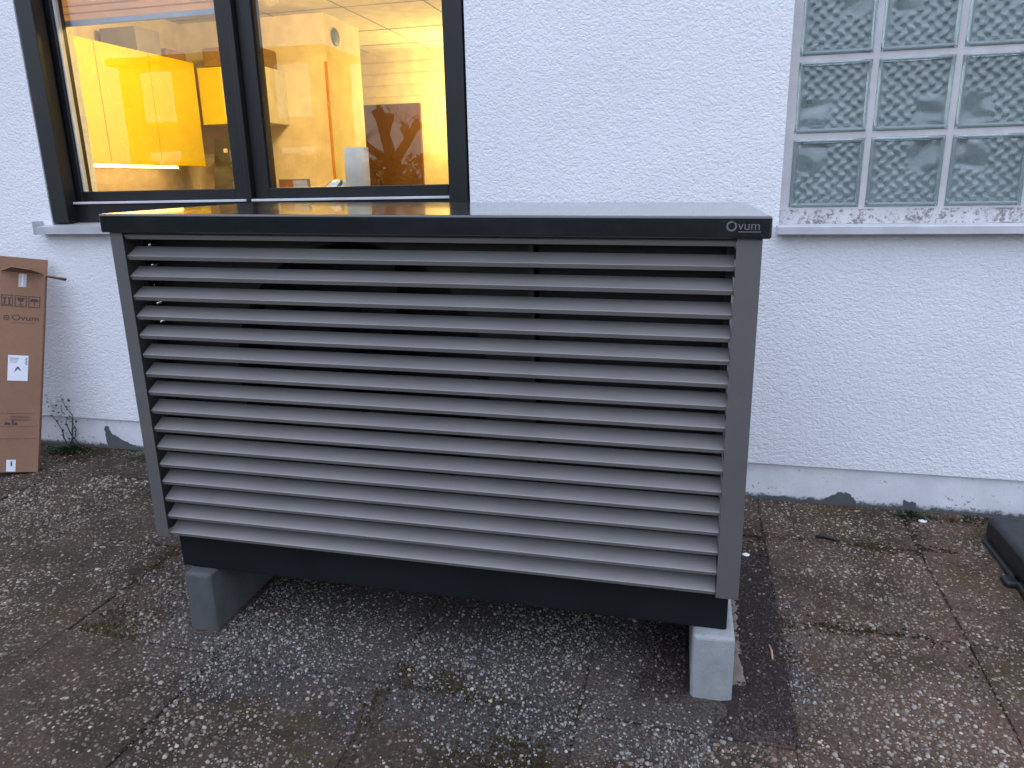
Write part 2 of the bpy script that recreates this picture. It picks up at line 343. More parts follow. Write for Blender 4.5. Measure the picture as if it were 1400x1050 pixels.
M['paper'] = plain('kitchen_paper', (0.70, 0.68, 0.64), 0.9, bump=0.2); M['green'] = plain('dark_green_enamel', (0.05, 0.10, 0.085), 0.3); M['white'] = plain('white_enamel', (0.72, 0.72, 0.70), 0.3)
M['orange'] = plain('orange_print', (0.60, 0.16, 0.02), 0.6); M['wood'] = plain('oak_wood', (0.36, 0.20, 0.07), 0.5); M['blue'] = plain('blue_enamel', (0.10, 0.15, 0.20), 0.4); M['steel'] = plain('dark_steel', (0.10, 0.10, 0.105), 0.35, 0.6)
M['worktop'] = plain('worktop', (0.30, 0.22, 0.15), 0.35); M['terracotta'] = plain('orange_trim', (0.55, 0.22, 0.03), 0.6); M['greyroom'] = plain('bathroom_tile', (0.10, 0.115, 0.115), 0.4)
M['blackplast'] = plain('black_plastic_case', (0.012, 0.0145, 0.0145), 0.45, bump=0.15); M['bark'] = plain('bark', (0.06, 0.045, 0.032), 0.9, scale=30, bump=0.8)
M['hedge'] = mat_tone('hedge_leaf', 0.9, 0.0, 0.0); M['weed'] = plain('weed_leaf', (0.045, 0.085, 0.025), 0.6); M['deadvine'] = plain('dead_vine', (0.045, 0.05, 0.05), 0.9)
M['housewall'] = plain('neighbour_render', (0.10, 0.085, 0.07), 0.85); M['roof'] = plain('roof_tile', (0.10, 0.05, 0.035), 0.8, scale=20); M['straw'] = plain('pale_straw', (0.42, 0.26, 0.16), 0.8)
M['white_frame'] = plain('white_window_frame', (0.7, 0.7, 0.7), 0.4); M['mortar_smear'] = plain('tan_mortar', (0.15, 0.128, 0.108), 0.9, scale=20, bump=0.5)
def lampmat(name, col, st):
    t = NT(name); t.set((0.8, 0.7, 0.5), 0.6, emit=col, es=st); return t.m

# ------------------------------------------------------------------ ground
def g(x, y):
    xx = np.clip(x, -4.0, 2.5); yy = np.clip(y, -4.0, 0.0)
    return 0.02 + yy * (0.0161 + 0.0111 * (xx + 1.456))
gx = np.unique(np.concatenate([[-300, -120, -60, -30, -15, -8, -6], np.arange(-5, 3.51, 0.25), [5, 8, 15, 30, 60, 120, 300]]))
gy = np.unique(np.concatenate([[-300, -120, -60, -30, -15, -8, -6], np.arange(-5, 0.01, 0.25), [8, 30, 120, 300]]))
X, Y = np.meshgrid(gx, gy, indexing='ij'); Z = g(X, Y) - 0.0065
n1, n2 = X.shape; idx = np.arange(n1 * n2).reshape(n1, n2)
Fq = np.stack([idx[:-1, :-1], idx[1:, :-1], idx[1:, 1:], idx[:-1, 1:]], -1).reshape(-1, 4)
ground = fast_mesh('ground', np.c_[X.ravel(), Y.ravel(), Z.ravel()], np.concatenate([Fq[:, [0, 1, 2]], Fq[:, [0, 2, 3]]]), M['slab'])
tag(ground, kind='structure')
def slab_mesh(w, d):
    bm = bmesh.new(); box_bm(bm, (-w / 2, -d / 2, -0.045), (w / 2, d / 2, 0.0), 0.003, 2)
    for v in bm.verts: v.co += Vector((random.uniform(-1, 1), random.uniform(-1, 1), random.uniform(-.5, .5))) * 0.0012
    me = mesh_from(bm, 'paving_slab'); me.materials.append(M['slab']); return me
full = [slab_mesh(0.4955, 0.4955) for k in range(3)]; cut = [slab_mesh(0.4955, 0.301) for k in range(2)]
for i in range(-7, 6):
    for j in range(0, 6):
        cx = -0.733 + 0.5 * i + 0.25
        cy = -0.153 if j == 0 else -0.306 - 0.5 * (j - 1) - 0.25
        if cy < -2.6: continue
        me = cut[(i + j) % 2] if j == 0 else full[(i * 3 + j) % 3]
        o = bpy.data.objects.new('paving_slab', me); COL.objects.link(o); o.parent = ground
        e = 0.05; sx = (g(cx + e, cy) - g(cx - e, cy)) / (2 * e); sy = (g(cx, cy + e) - g(cx, cy - e)) / (2 * e)
        o.location = (cx + random.uniform(-.002, .002), cy + random.uniform(-.002, .002), float(g(cx, cy)) + random.uniform(-0.002, 0.002))
        o.rotation_euler = (sy + random.uniform(-.004, .004), -sx + random.uniform(-.004, .004), random.uniform(-.004, .004) + (math.pi if (i + j) % 3 == 0 else 0) * (j > 0) * 0)

# ------------------------------------------------------------------ house wall with two openings
WX0, WX1, WZ1 = -7.0, 5.0, 2.95
KX0, KX1, KZ0, KZ1 = -2.855, -0.868, 1.085, 2.30          # kitchen window opening
BX0, BX1, BZ0, BZ1 = 0.270, 1.075, 1.070, 2.15            # glass block opening
PZ = 0.1686                                               # foot of the render, top of the plinth
TH = 0.30
wall = empty('house_wall', (0, 0, 0.0))
tag(wall, 'white roughcast house wall with smooth flaking plinth behind the heat pump', 'wall')
def wall_with_holes(name, x0, x1, z0, z1, y0, y1, holes, mat, parent):
    xs = sorted({x0, x1, *[h[0] for h in holes], *[h[1] for h in holes]}); zs = sorted({z0, z1, *[h[2] for h in holes], *[h[3] for h in holes]})
    inside = lambda a, b: any(h[0] < a < h[1] and h[2] < b < h[3] for h in holes)
    V, F = [], []; key = {}
    def vid(x, y, z):
        k = (round(x, 5), round(y, 5), round(z, 5))
        if k not in key: key[k] = len(V); V.append(k)
        return key[k]
    nx, nz = len(xs) - 1, len(zs) - 1
    solid = [[not inside((xs[i] + xs[i + 1]) / 2, (zs[j] + zs[j + 1]) / 2) for j in range(nz)] for i in range(nx)]
    sol = lambda i, j: 0 <= i < nx and 0 <= j < nz and solid[i][j]
    for i in range(nx):
        for j in range(nz):
            if not solid[i][j]: continue
            a, b, c, d = xs[i], xs[i + 1], zs[j], zs[j + 1]
            F.append([vid(a, y0, c), vid(b, y0, c), vid(b, y0, d), vid(a, y0, d)]); F.append([vid(a, y1, d), vid(b, y1, d), vid(b, y1, c), vid(a, y1, c)])
            if not sol(i - 1, j): F.append([vid(a, y0, c), vid(a, y0, d), vid(a, y1, d), vid(a, y1, c)])
            if not sol(i + 1, j): F.append([vid(b, y0, d), vid(b, y0, c), vid(b, y1, c), vid(b, y1, d)])
            if not sol(i, j - 1): F.append([vid(b, y0, c), vid(a, y0, c), vid(a, y1, c), vid(b, y1, c)])
            if not sol(i, j + 1): F.append([vid(a, y0, d), vid(b, y0, d), vid(b, y1, d), vid(a, y1, d)])
    return poly(name, V, F, mat, parent)
wall_with_holes('render_coat', WX0, WX1, PZ, WZ1, 0.0, TH, [(KX0, KX1, KZ0, KZ1), (BX0, BX1, BZ0, BZ1)], M['render'], wall)
plinth = box('plinth', (WX0, 0.012, -0.25), (WX1, TH - 0.002, PZ - 0.001), M['plinth'], wall)
def patch(pts):
    # ragged outline, thin layer standing proud of the plinth by 2 mm
    out = []
    for k in range(len(pts)):
        a = Vector(pts[k]); b = Vector(pts[(k + 1) % len(pts)]); n = 5
        for q in range(n):
            p = a.lerp(b, q / n); out.append((p.x + random.uniform(-.0035, .0035), p.y + random.uniform(-.0035, .0035)))
    prism('bare_patch', out, 0.0095, 0.0125, M['bitumen'], wall)
patch([(-2.776, .119), (-2.764, .131), (-2.753, .128), (-2.742, .094), (-2.692, .067), (-2.633, .045), (-2.586, .029), (-2.60, .0), (-2.766, .0), (-2.774, .062)])
patch([(.442, .024), (.457, .037), (.50, .029), (.532, .050), (.564, .068), (.60, .068), (.624, .034), (.621, .0), (.45, .0)])
patch([(.775, .0), (.781, .018), (.789, .058), (.805, .050), (.830, .050), (.838, .0)])
patch([(.30, .0), (.31, .030), (.36, .036), (.41, .026), (.44, .02), (.44, .0)])
patch([(1.0, .0), (1.02, .02), (1.07, .028), (1.13, .018), (1.2, .0)])
box('roof_slab', (WX0 - .2, -0.02, WZ1 + .001), (WX1 + .2, 9.0, WZ1 + 0.25), M['roof'], wall)

# rooms behind the wall (setting)
def room(name, x0, x1, y0, y1, z0, z1, mw, mc, mf):
    r = empty(name); tag(r, kind='structure'); t = 0.1
    box('side_wall', (x0 - t, y0, z0), (x0, y1, z1), mw, r); box('side_wall', (x1, y0, z0), (x1 + t, y1, z1), mw, r)
    box('back_wall', (x0 - t, y1, z0), (x1 + t, y1 + t, z1), mw, r); box('ceiling', (x0 - t, y0, z1), (x1 + t, y1 + t, z1 + t), mc, r)
    box('floor', (x0 - t, y0, z0 - t), (x1 + t, y1 + t, z0), mf, r); return r
kr = room('kitchen_room', -3.9, -0.35, TH + .001, 4.15, 0.2, 2.45, M['bwhite'], M['ceil'], M['floor'])
box('partition', (-3.899, 2.5, 0.201), (-2.7, 3.08, 2.449), M['bwhite'], kr)
boxes('ceiling_seam', [((-3.89, y, 2.446), (-0.36, y + .006, 2.4495)) for y in (1.2, 1.8, 2.4, 3.2, 3.8)] + [((x, .31, 2.4455), (x + .006, 4.14, 2.4492)) for x in (-3.1, -2.5, -1.9, -1.3)], M['greybox'], kr)
boxes('wall_batten', [((-3.3, 4.143, z), (-1.9, 4.1495, z + .006)) for z in (2.05, 2.15, 2.25, 2.35)], M['blind'], kr)
box('corner_trim', (-2.716, 2.487, 0.21), (-2.697, 2.4995, 2.12), M['terracotta'], kr)
br = room('bath_room', -0.2, 2.4, TH + .001, 2.4, 0.2, 2.45, M['greyroom'], M['greyroom'], M['greyroom'])

# ------------------------------------------------------------------ kitchen window
kw = empty('kitchen_window', ((KX0 + KX1) / 2, 0.1, KZ0)); kw_inv = Matrix.Translation((-(KX0 + KX1) / 2, -0.1, -KZ0))
tag(kw, 'black framed two-sash kitchen window with yellow lit room behind', 'window')
def wb(name, lo, hi, mat, bev=0.003, parent=None):
    off = Vector(((KX0 + KX1) / 2, 0.1, KZ0))
    return box(name, tuple(Vector(lo) - off), tuple(Vector(hi) - off), mat, parent or kw, bev)
def wbs(name, lst, mat, bev=0.0, parent=None):
    off = Vector(((KX0 + KX1) / 2, 0.1, KZ0))
    return boxes(name, [(tuple(Vector(a) - off), tuple(Vector(b) - off)) for a, b in lst], mat, parent or kw, bev)
WT = 2.28
wb('guide_rail', (-2.846, -0.004, 1.10), (-2.762, 0.060, WT), M['frame']); wb('guide_rail', (-0.952, -0.004, 1.10), (-0.876, 0.060, WT), M['frame'])
wb('edge_strip', (-2.8535, 0.004, 1.10), (-2.8465, 0.05, WT), M['gasket'], 0.001)
wb('frame', (-2.849, 0.062, 1.098), (-2.775, 0.150, WT), M['frame']); wb('frame', (-0.945, 0.062, 1.098), (-0.873, 0.150, WT), M['frame'])
wb('frame', (-2.774, 0.052, 1.100), (-0.946, 0.150, 1.178), M['frame']); wb('frame', (-2.774, 0.062, 2.215), (-0.946, 0.150, WT), M['frame'])
wb('ledge_glint', (-2.772, 0.040, 1.1785), (-1.878, 0.090, 1.1885), M['gasket'], 0.002); wb('ledge_glint', (-1.850, 0.040, 1.1785), (-0.956, 0.090, 1.1885), M['gasket'], 0.002)  # frame ledge coloured pale to stand for the sky it reflects
wb('mullion', (-1.876, 0.046, 1.1785), (-1.852, 0.150, 2.2145), M['frame'])
for (x0, x1) in ((-2.773, -1.879), (-1.849, -0.948)):
    y0, y1, z0, z1, s = 0.074, 0.142, 1.190, 2.213, 0.055 if x0 < -2 else 0.060
    px0 = x0 + (0.034 if x0 < -2 else 0.066); px1 = x1 - (0.068 if x0 < -2 else 0.03); pz0 = 1.2335; pz1 = 2.16
    sash = wbs('sash', [((x0, y0, z0), (px0, y1, z1)), ((px1, y0, z0), (x1, y1, z1)), ((px0 + .0004, y0, z0), (px1 - .0004, y1, pz0)), ((px0 + .0004, y0, pz1), (px1 - .0004, y1, z1))], M['frame'], 0.003)
    wbs('gasket', [((px0, 0.088, pz0), (px0 + .006, .112, pz1)), ((px1 - .004, .088, pz0), (px1, .112, pz1))], M['gasket'] if x0 < -2 else M['blackrub'], 0, sash)
    p = wb('pane', (px0 + .001, 0.0975, pz0 + .001), (px1 - .001, 0.0985, pz1 - .001), M['glass'], 0, sash)
# sill sheet outside and board inside
off = Vector(((KX0 + KX1) / 2, 0.1, KZ0))
prism('outer_sill', [(a - off.y, b - off.z) for a, b in [(-0.055, 1.052), (-0.050, 1.052), (-0.050, 1.080), (0.075, 1.096), (0.075, 1.099), (-0.055, 1.0835)]], -2.905 - off.x, -0.835 - off.x, M['alu'], kw, 'x')
wb('sill_end_cap', (-2.909, -0.058, 1.050), (-2.9055, 0.03, 1.108), M['alu'], 0.001); wb('sill_end_cap', (-0.8345, -0.058, 1.050), (-0.831, 0.0, 1.108), M['alu'], 0.001)
wb('inner_sill', (-2.90, 0.151, 1.18), (-0.80, 0.37, 1.2135), M['white'], 0.003)
# (the sill board sits in the reveal, so keep it inside the opening)
# ------------------------------------------------------------------ glass block window
GX, GZ, GP, GY = 0.2933, 1.1182, 0.2487, 0.030
gb = empty('glass_block_window', (GX, GY, GZ))
tag(gb, 'greenish patterned glass block window in pale mortar, right of the heat pump', 'window')
NX, NZ, J = 3, 4, 0.0205
def glass_mesh(cu, cv, seed):
    """one block: bevelled rim and a pressed relief, smooth swirls towards corner (cu, cv), woven elsewhere"""
    b = GP - J; rim = 0.013; N = 92
    u = np.linspace(0, 1, N); U, V = np.meshgrid(u, u, indexing='ij')
    rg = np.random.default_rng(seed)
    n = 10.0; a = U * n + 0.13 * np.sin(V * 23 + seed); c = V * n + 0.13 * np.sin(U * 19 + 2 * seed)
    fu, fv = a % 1, c % 1; par = (np.floor(a) + np.floor(c)) % 2
    across = lambda f: np.sqrt(np.clip(1 - ((f - 0.5) / 0.42) ** 2, 0, 1)); along = lambda f: np.sin(np.pi * f) ** 0.7
    weave = np.where(par > 0.5, across(fv) * along(fu), -0.30 * across(fu) * along(fv)) * (0.8 + 0.4 * rg.random((12, 12))[np.clip(np.floor(a).astype(int), 0, 11), np.clip(np.floor(c).astype(int), 0, 11)])
    au = U if cu == 0 else 1 - U; av = V if cv == 0 else 1 - V
    warp = 0.06 * np.sin(9 * au + 5 * av + seed)
    diag = np.sin((au + av) * 9.0 + 2.5 * np.sin((au - av) * 5.0 + seed)) * 0.6 + 0.8 * np.sin((au - av) * 7 + seed * 1.7) * np.sin(3 * (au + av))
    inside = 1 / (1 + np.exp((np.maximum(au, av) + warp * 0.5 - 0.47) * 60))
    H = 0.0052 * weave * (1 - inside) + inside * (0.0062 * diag - 0.001)
    edge = np.minimum.reduce([U, 1 - U, V, 1 - V]); H *= np.clip(edge * 14, 0, 1)
    x = rim + U * (b - 2 * rim); z = rim + V * (b - 2 * rim); y = 0.007 - H
    P = np.c_[x.ravel(), y.ravel(), z.ravel()]; id_ = np.arange(N * N).reshape(N, N)
    Q = np.stack([id_[:-1, :-1], id_[1:, :-1], id_[1:, 1:], id_[:-1, 1:]], -1).reshape(-1, 4)
    F = [Q[:, [0, 1, 2]], Q[:, [0, 2, 3]]]
    loop = np.concatenate([id_[:, 0], id_[-1, 1:], id_[-2::-1, -1], id_[0, -2:0:-1]])
    base = P[loop]; cen = b / 2
    def ring(sc, yy, k):
        q = base.copy(); dx = (base[:, 0] - cen) / (cen - rim); dz = (base[:, 2] - cen) / (cen - rim)
        q[:, 0] = cen + dx * sc; q[:, 2] = cen + dz * sc; q[:, 1] = yy; return q
    rings = [ring(cen - rim + .001, 0.0015, 0), ring(cen - rim + .004, 0.0, 0), ring(cen - 0.003, 0.0, 0), ring(cen, 0.004, 0), ring(cen, 0.055, 0)]
    allP = [P]; prev = loop; start = len(P); L = len(loop)
    for rgi in rings:
        cur = np.arange(start, start + L); allP.append(rgi); nx_ = np.roll(np.arange(L), -1)
        F.append(np.stack([prev, cur, cur[nx_]], -1)); F.append(np.stack([prev, cur[nx_], prev[nx_]], -1)); prev = cur; start += L
    allP.append(np.array([[cen, 0.055, cen]])); c0 = start; nx_ = np.roll(np.arange(L), -1)
    F.append(np.stack([prev, np.full(L, c0), prev[nx_]], -1))
    return np.concatenate(allP), np.concatenate(F)
corner = {(0, 0): (0, 1), (1, 0): (1, 1), (2, 0): (0, 1), (0, 1): (0, 0), (1, 1): (1, 0), (2, 1): (0, 0), (0, 2): (1, 1), (1, 2): (0, 1), (2, 2): (1, 1), (0, 3): (1, 0), (1, 3): (0, 0), (2, 3): (1, 0)}
for (i, j), (cu, cv) in corner.items():
    Pm, Fm = glass_mesh(cu, cv, i * 5 + j * 3 + 1)
    o = fast_mesh('glass_block', Pm, Fm[:, ::-1], M['gblock'], gb); bmx = bmesh.new(); bmx.from_mesh(o.data); bmesh.ops.recalc_face_normals(bmx, faces=bmx.faces[:]); bmx.to_mesh(o.data); bmx.free()
    o.location = (i * GP + J / 2, 0, j * GP + J / 2)
mort = []
for i in range(NX + 1):
    x = i * GP
    a = (BX0 - GX + .001) if i == 0 else x - J / 2 + .0005; b = (BX1 - GX - .001) if i == NX else x + J / 2 - .0005
    mort.append(((a, 0.005, BZ0 - GZ + .001), (b, 0.058, BZ1 - GZ - .001)))
for j in range(NZ + 1):
    z = j * GP
    for i in range(NX):
        a = (BZ0 - GZ + .001) if j == 0 else z - J / 2 + .0005; b = (BZ1 - GZ - .001) if j == NZ else z + J / 2 - .0005
        mort.append(((i * GP + J / 2 - .0004, 0.0055, a), ((i + 1) * GP - J / 2 + .0004, 0.0575, b)))
boxes('mortar_joint', mort, M['mortar'], gb)
for i in range(2):   # painted reveal strip left of the blocks
    pass
prism('sill', [(-0.085, -0.080), (-0.030 - .001, -0.080), (-0.030 - .001, -0.0475), (-0.050, -0.0465), (-0.085, -0.050)], -0.030, 1.6, M['stone_sill'], gb, 'x', bev=0.003)

# ------------------------------------------------------------------ heat pump
UT = -0.0138
hp = empty('heat_pump', (-1.4562, -1.2371, 0.0), R(1.2255))
tag(hp, 'large grey louvred heat pump with dark overhanging lid on two concrete blocks', 'heat pump')
sh = lambda a, b, z: (a, b, z + a * UT)
HW = 1.6; ZT, ZL, ZP, ZB = 1.1768, 1.1309, 0.2931, 0.1813; HD = 0.70
# lid: folded sheet with rounded edges
bm = bmesh.new(); box_bm(bm, (0, 0, ZL), (HW, HD, ZT), 0.005, 3, lambda a, b, z: (a, b, z + a * UT + (0.009 * b / HD if z > (ZL + ZT) / 2 else 0)))   # top falls slightly to the front
lid = link('lid', mesh_from(bm, 'lid'), M['lid'], hp)
lid.data.polygons.foreach_set('use_smooth', [False] * len(lid.data.polygons))
# logo on the lid front: ring, letters, underline
def ring_mesh(cx, cz, r0, r1, y0, y1, a0=0.0, a1=2 * math.pi, n=28):
    V, F = [], []
    for k in range(n + 1):
        t = a0 + (a1 - a0) * k / n
        for r in (r0, r1):
            for y in (y0, y1): V.append(sh(cx + r * math.cos(t), y, cz + r * math.sin(t)))
    for k in range(n):
        a, b = k * 4, k * 4 + 4
        F += [(a, a + 2, b + 2, b), (a + 1, b + 1, b + 3, a + 3), (a, b, b + 1, a + 1), (a + 2, a + 3, b + 3, b + 2)]
    return V, F
LZ = 1.1557 - UT * 0
V, F = ring_mesh(1.520, 1.1565, 0.0070, 0.0105, -0.0012, 0.0, R(70), R(415)); poly('logo_ring', V, F, M['logo'], lid)
def text_mesh(name, body, size, mat, parent, xf):
    cu = bpy.data.curves.new(name, 'FONT'); cu.body = body; cu.size = size; cu.extrude = 0.0
    o = bpy.data.objects.new(name, cu); COL.objects.link(o); dg = bpy.context.evaluated_depsgraph_get()
    me = bpy.data.meshes.new_from_object(o.evaluated_get(dg)); bpy.data.objects.remove(o)
    for v in me.vertices: v.co = Vector(xf(v.co.x, v.co.y))
    me.materials.clear(); return link(name, me, mat, parent)
text_mesh('logo_letters', 'vum', 0.026, M['logo'], lid, lambda x, y: sh(1.5325 + x * 1.0, -0.0012, 1.1495 + y))
box('logo_underline', (1.534, -0.0012, 1.1445), (1.578, 0.0, 1.1462), M['logo'], lid, 0, xf=sh)
# posts (angle profiles) at the four corners
def post(a0, a1, b0, b1, s, back=False):
    t = 0.003; ao = a0 if s < 0 else a1
    pts = [(a0, b0), (a1, b0), (a1, b0 + t), (a0 + t, b0 + t), (a0 + t, b1), (a0, b1)] if s < 0 else [(a1, b0), (a0, b0), (a0, b0 + t), (a1 - t, b0 + t), (a1 - t, b1), (a1, b1)]
    if back: pts = [(x, b1 + b0 - y) for x, y in pts]
    prism('corner_post', pts, ZP, ZL - .0005, M['post'], hp, 'z', xf=sh, bev=0.0008)
post(0.016, 0.0525, 0.010, 0.105, -1); post(1.5325, 1.584, 0.010, 0.105, 1)
post(0.016, 0.0525, 0.63, 0.68, -1, True); post(1.5325, 1.584, 0.63, 0.68, 1, True)
# slats
PITCH = (1.0620 - 0.2945) / 15
def slat_profile():
    t = 0.0016
    out = [(0.0245, 0.0), (0.0205, 0.0004), (0.0160, 0.0102), (0.0170, 0.0114), (0.0545, 0.0315), (0.0575, 0.0315)]
    return out + [(0.0575, 0.0315 - t), (0.0550, 0.0315 - t), (0.0182, 0.0100), (0.0214, 0.0020), (0.0245, 0.0016)]
prof = slat_profile()
def slat_mesh(a0, a1):
    bm = bmesh.new(); cuts = np.linspace(a0, a1, 6); rings = []
    for a in cuts: rings.append([bm.verts.new((a, b, z + (a - a0) * UT)) for b, z in prof])
    n = len(prof)
    for i in range(len(rings) - 1):
        for k in range(n): bm.faces.new((rings[i][k], rings[i][(k + 1) % n], rings[i + 1][(k + 1) % n], rings[i + 1][k]))
    bm.faces.new(rings[0]); bm.faces.new(rings[-1][::-1]); me = mesh_from(bm, 'slat'); me.materials.append(M['slat']); return me
fm = slat_mesh(0.053, 1.532); sm = slat_mesh(0.062, 0.582)
sm2 = sm.copy()
for v in sm.vertices:  # left side: run along b, face -a
    a, b, z = v.co; v.co = (b, 0.69 - a, z - (a - 0.062) * UT + b * UT)
for v in sm2.vertices:
    a, b, z = v.co; v.co = (HW - b, 0.69 - a, z - (a - 0.062) * UT + (HW - b) * UT)
for k in range(17):
    z = 0.2945 + k * PITCH
    for me in (fm, sm, sm2):
        o = bpy.data.objects.new('slat', me); COL.objects.link(o); o.parent = hp
        o.location = (0, random.uniform(-.0004, .0004), z + (0.053 * UT if me is fm else 0) + random.uniform(-.0006, .0006))
# bracket that carries the slats, inner casing with round fan opening
box('slat_bracket', (1.080, 0.062, ZP), (1.092, 0.078, ZL - .002), M['dark'], hp, 0, xf=sh)
box('slat_bracket', (0.0535, 0.060, ZP), (0.068, 0.080, ZL - .002), M['dark'], hp, 0, xf=sh); box('slat_bracket', (1.517, 0.060, ZP), (1.531, 0.080, ZL - .002), M['dark'], hp, 0, xf=sh)
FC, FR = (0.612, 0.752), 0.352
def panel_hole(a0, a1, z0, z1, b):
    n = 64; V, F = [], []
    for k in range(n):
        t = 2 * math.pi * k / n; c, s = math.cos(t), math.sin(t); V.append(sh(FC[0] + FR * c, b, FC[1] + FR * s))
        sc = min(((a1 - FC[0]) / c if c > 1e-9 else (a0 - FC[0]) / c if c < -1e-9 else 9), ((z1 - FC[1]) / s if s > 1e-9 else (z0 - FC[1]) / s if s < -1e-9 else 9))
        V.append(sh(FC[0] + sc * c, b, FC[1] + sc * s)); V.append(sh(FC[0] + FR * c, b + 0.09, FC[1] + FR * s))
    for k in range(n):
        a, e = k * 3, ((k + 1) % n) * 3; F += [(a, e, e + 1, a + 1), (a, a + 2, e + 2, e)]
    poly('fan_panel', V, F, M['inner'], hp)
panel_hole(0.058, 1.079, ZP, 1.125, 0.125)
box('fan_panel', (1.0932, 0.125, ZP), (1.528, 0.128, 1.125), M['dark'], hp, 0, xf=sh)
boxes('casing', [((0.16, 0.30, ZP), (1.50, 0.302, 1.125)), ((1.5285, 0.081, ZP), (1.531, 0.30, 1.125)), ((0.16, 0.303, ZP), (1.50, 0.305, 1.125)), ((0.20, 0.306, ZP), (1.48, 0.62, 1.10))], M['dark'], hp, 0, sh)
# left inner cheek: narrow slots near the top let the daylight through
slots = [(1.090, .085, .105), (1.037, .082, .118), (0.986, .086, .096), (0.936, .092, .116), (0.886, .096, .118)]
lst = []; ztop = 1.125
for z_, b0_, b1_ in slots:
    lst += [((.0555, .0825, z_ + .006), (.0575, 0.1268, ztop)), ((.0555, .0825, z_), (.0575, b0_, z_ + .0059)), ((.0555, b1_, z_), (.0575, 0.1268, z_ + .0059))]; ztop = z_ - .0001
lst.append(((.0555, .0825, ZP), (.0575, 0.1268, ztop)))
boxes('inner_cheek', lst, M['dark'], hp, 0, sh)
fan = lathe('fan_hub', [(0.0, -0.02), (0.05, -0.018), (0.07, 0.0), (0.07, 0.05)], M['dark'], hp, 24)
fan.rotation_euler.x = R(90); fan.location = sh(FC[0], 0.20, FC[1])
for k in range(5):
    t0 = 2 * math.pi * k / 5; V, F = [], []
    for i in range(5):
        r = 0.068 + i * 0.068
        for s in (-1, 1):
            t = t0 + s * (0.40 - 0.03 * i) + 0.08 * i; V.append((FC[0] + r * math.cos(t), 0.20 + s * 0.028, FC[1] + r * math.sin(t) + FC[0] * UT))
    for i in range(4): F.append((2 * i, 2 * i + 1, 2 * i + 3, 2 * i + 2))
    poly('fan_blade', V, F, M['dark'], hp)
box('top_plate', (0.055, 0.062, 1.1262), (1.54, 0.66, 1.1303), M['dark'], hp, 0, xf=sh)
box('base_tray', (0.048, 0.055, ZB), (1.566, 0.640, ZP - .0005), M['base'], hp, 0.003, 2, sh)
# ------------------------------------------------------------------ concrete blocks that carry it
def kerb(a0, a1, label, mat):
    bm = bmesh.new(); cx = (a0 + a1) / 2; off = Matrix.Translation(hp.location) @ Matrix.Rotation(R(1.2255), 4, 'Z') @ Vector((cx, 0.02, cx * UT))
    box_bm(bm, (-(a1 - a0) / 2, 0, -0.10), ((a1 - a0) / 2, 0.62, ZB - .001), 0.010, 3)
    for v in bm.verts: v.co += Vector((random.uniform(-1, 1), random.uniform(-1, 1), random.uniform(-1, 0.0))) * 0.0009
    o = link('kerb_block', mesh_from(bm, 'kerb_block'), mat); o.location = off; o.rotation_euler.z = R(1.2255)
    return tag(o, label, 'concrete block', 'blocks under the heat pump')
kerb(0.072, 0.157, 'dark concrete block under the left end of the heat pump', M['concrete_dark']); kerb(1.486, 1.586, 'pale concrete block beside the dark soil strip, under the heat pump', M['concrete'])  # left block is the same concrete in a much darker tone

# ------------------------------------------------------------------ loose soil strip and mortar smear by the right block
def mound(name, x0, x1, y0, y1, h, mat, label, cat, seed, res=0.010, kind=None, ragged=0.03, rough=0.0045):
    xs = np.arange(x0, x1 + res / 2, res); ys = np.arange(y0, y1 + res / 2, res); X, Y = np.meshgrid(xs, ys, indexing='ij')
    e = np.minimum(np.minimum(X - x0, (x1 - X) * 3.0), np.minimum(Y - y0, y1 - Y)) + ragged * (fbm(X * 14, Y * 14, seed) - 0.5) * 2
    Hh = h * np.clip(e / 0.05, -1.5, 1) + rough * (fbm(X * 45, Y * 45, seed + 9, 3) - 0.5) * 2
    Z = g(X, Y) + Hh; n1, n2 = X.shape; id_ = np.arange(n1 * n2).reshape(n1, n2)
    Q = np.stack([id_[:-1, :-1], id_[1:, :-1], id_[1:, 1:], id_[:-1, 1:]], -1).reshape(-1, 4)
    o = fast_mesh(name, np.c_[X.ravel(), Y.ravel(), Z.ravel()], np.concatenate([Q[:, [0, 1, 2]], Q[:, [0, 2, 3]]]), mat)
    return tag(o, label, cat, kind=kind)
mound('soil_strip', 0.09, 0.275, -1.27, -0.43, 0.0055, M['soil'], 'dark brown soil strip beside the right concrete block', 'soil', 5, 0.005, 'stuff', 0.05)
mound('soil_strip', -0.10, 0.035, -1.19, -0.70, 0.004, M['soil'], 'dark soil on the inner side of the right concrete block', 'soil', 8, 0.005, 'stuff', 0.07)
mound('mortar_smear', 0.105, 0.168, -1.12, -0.50, 0.008, M['mortar_smear'], 'tan mortar smear along the outer side of the right concrete block', 'mortar', 15, 0.004, 'stuff', 0.035, 0.004)

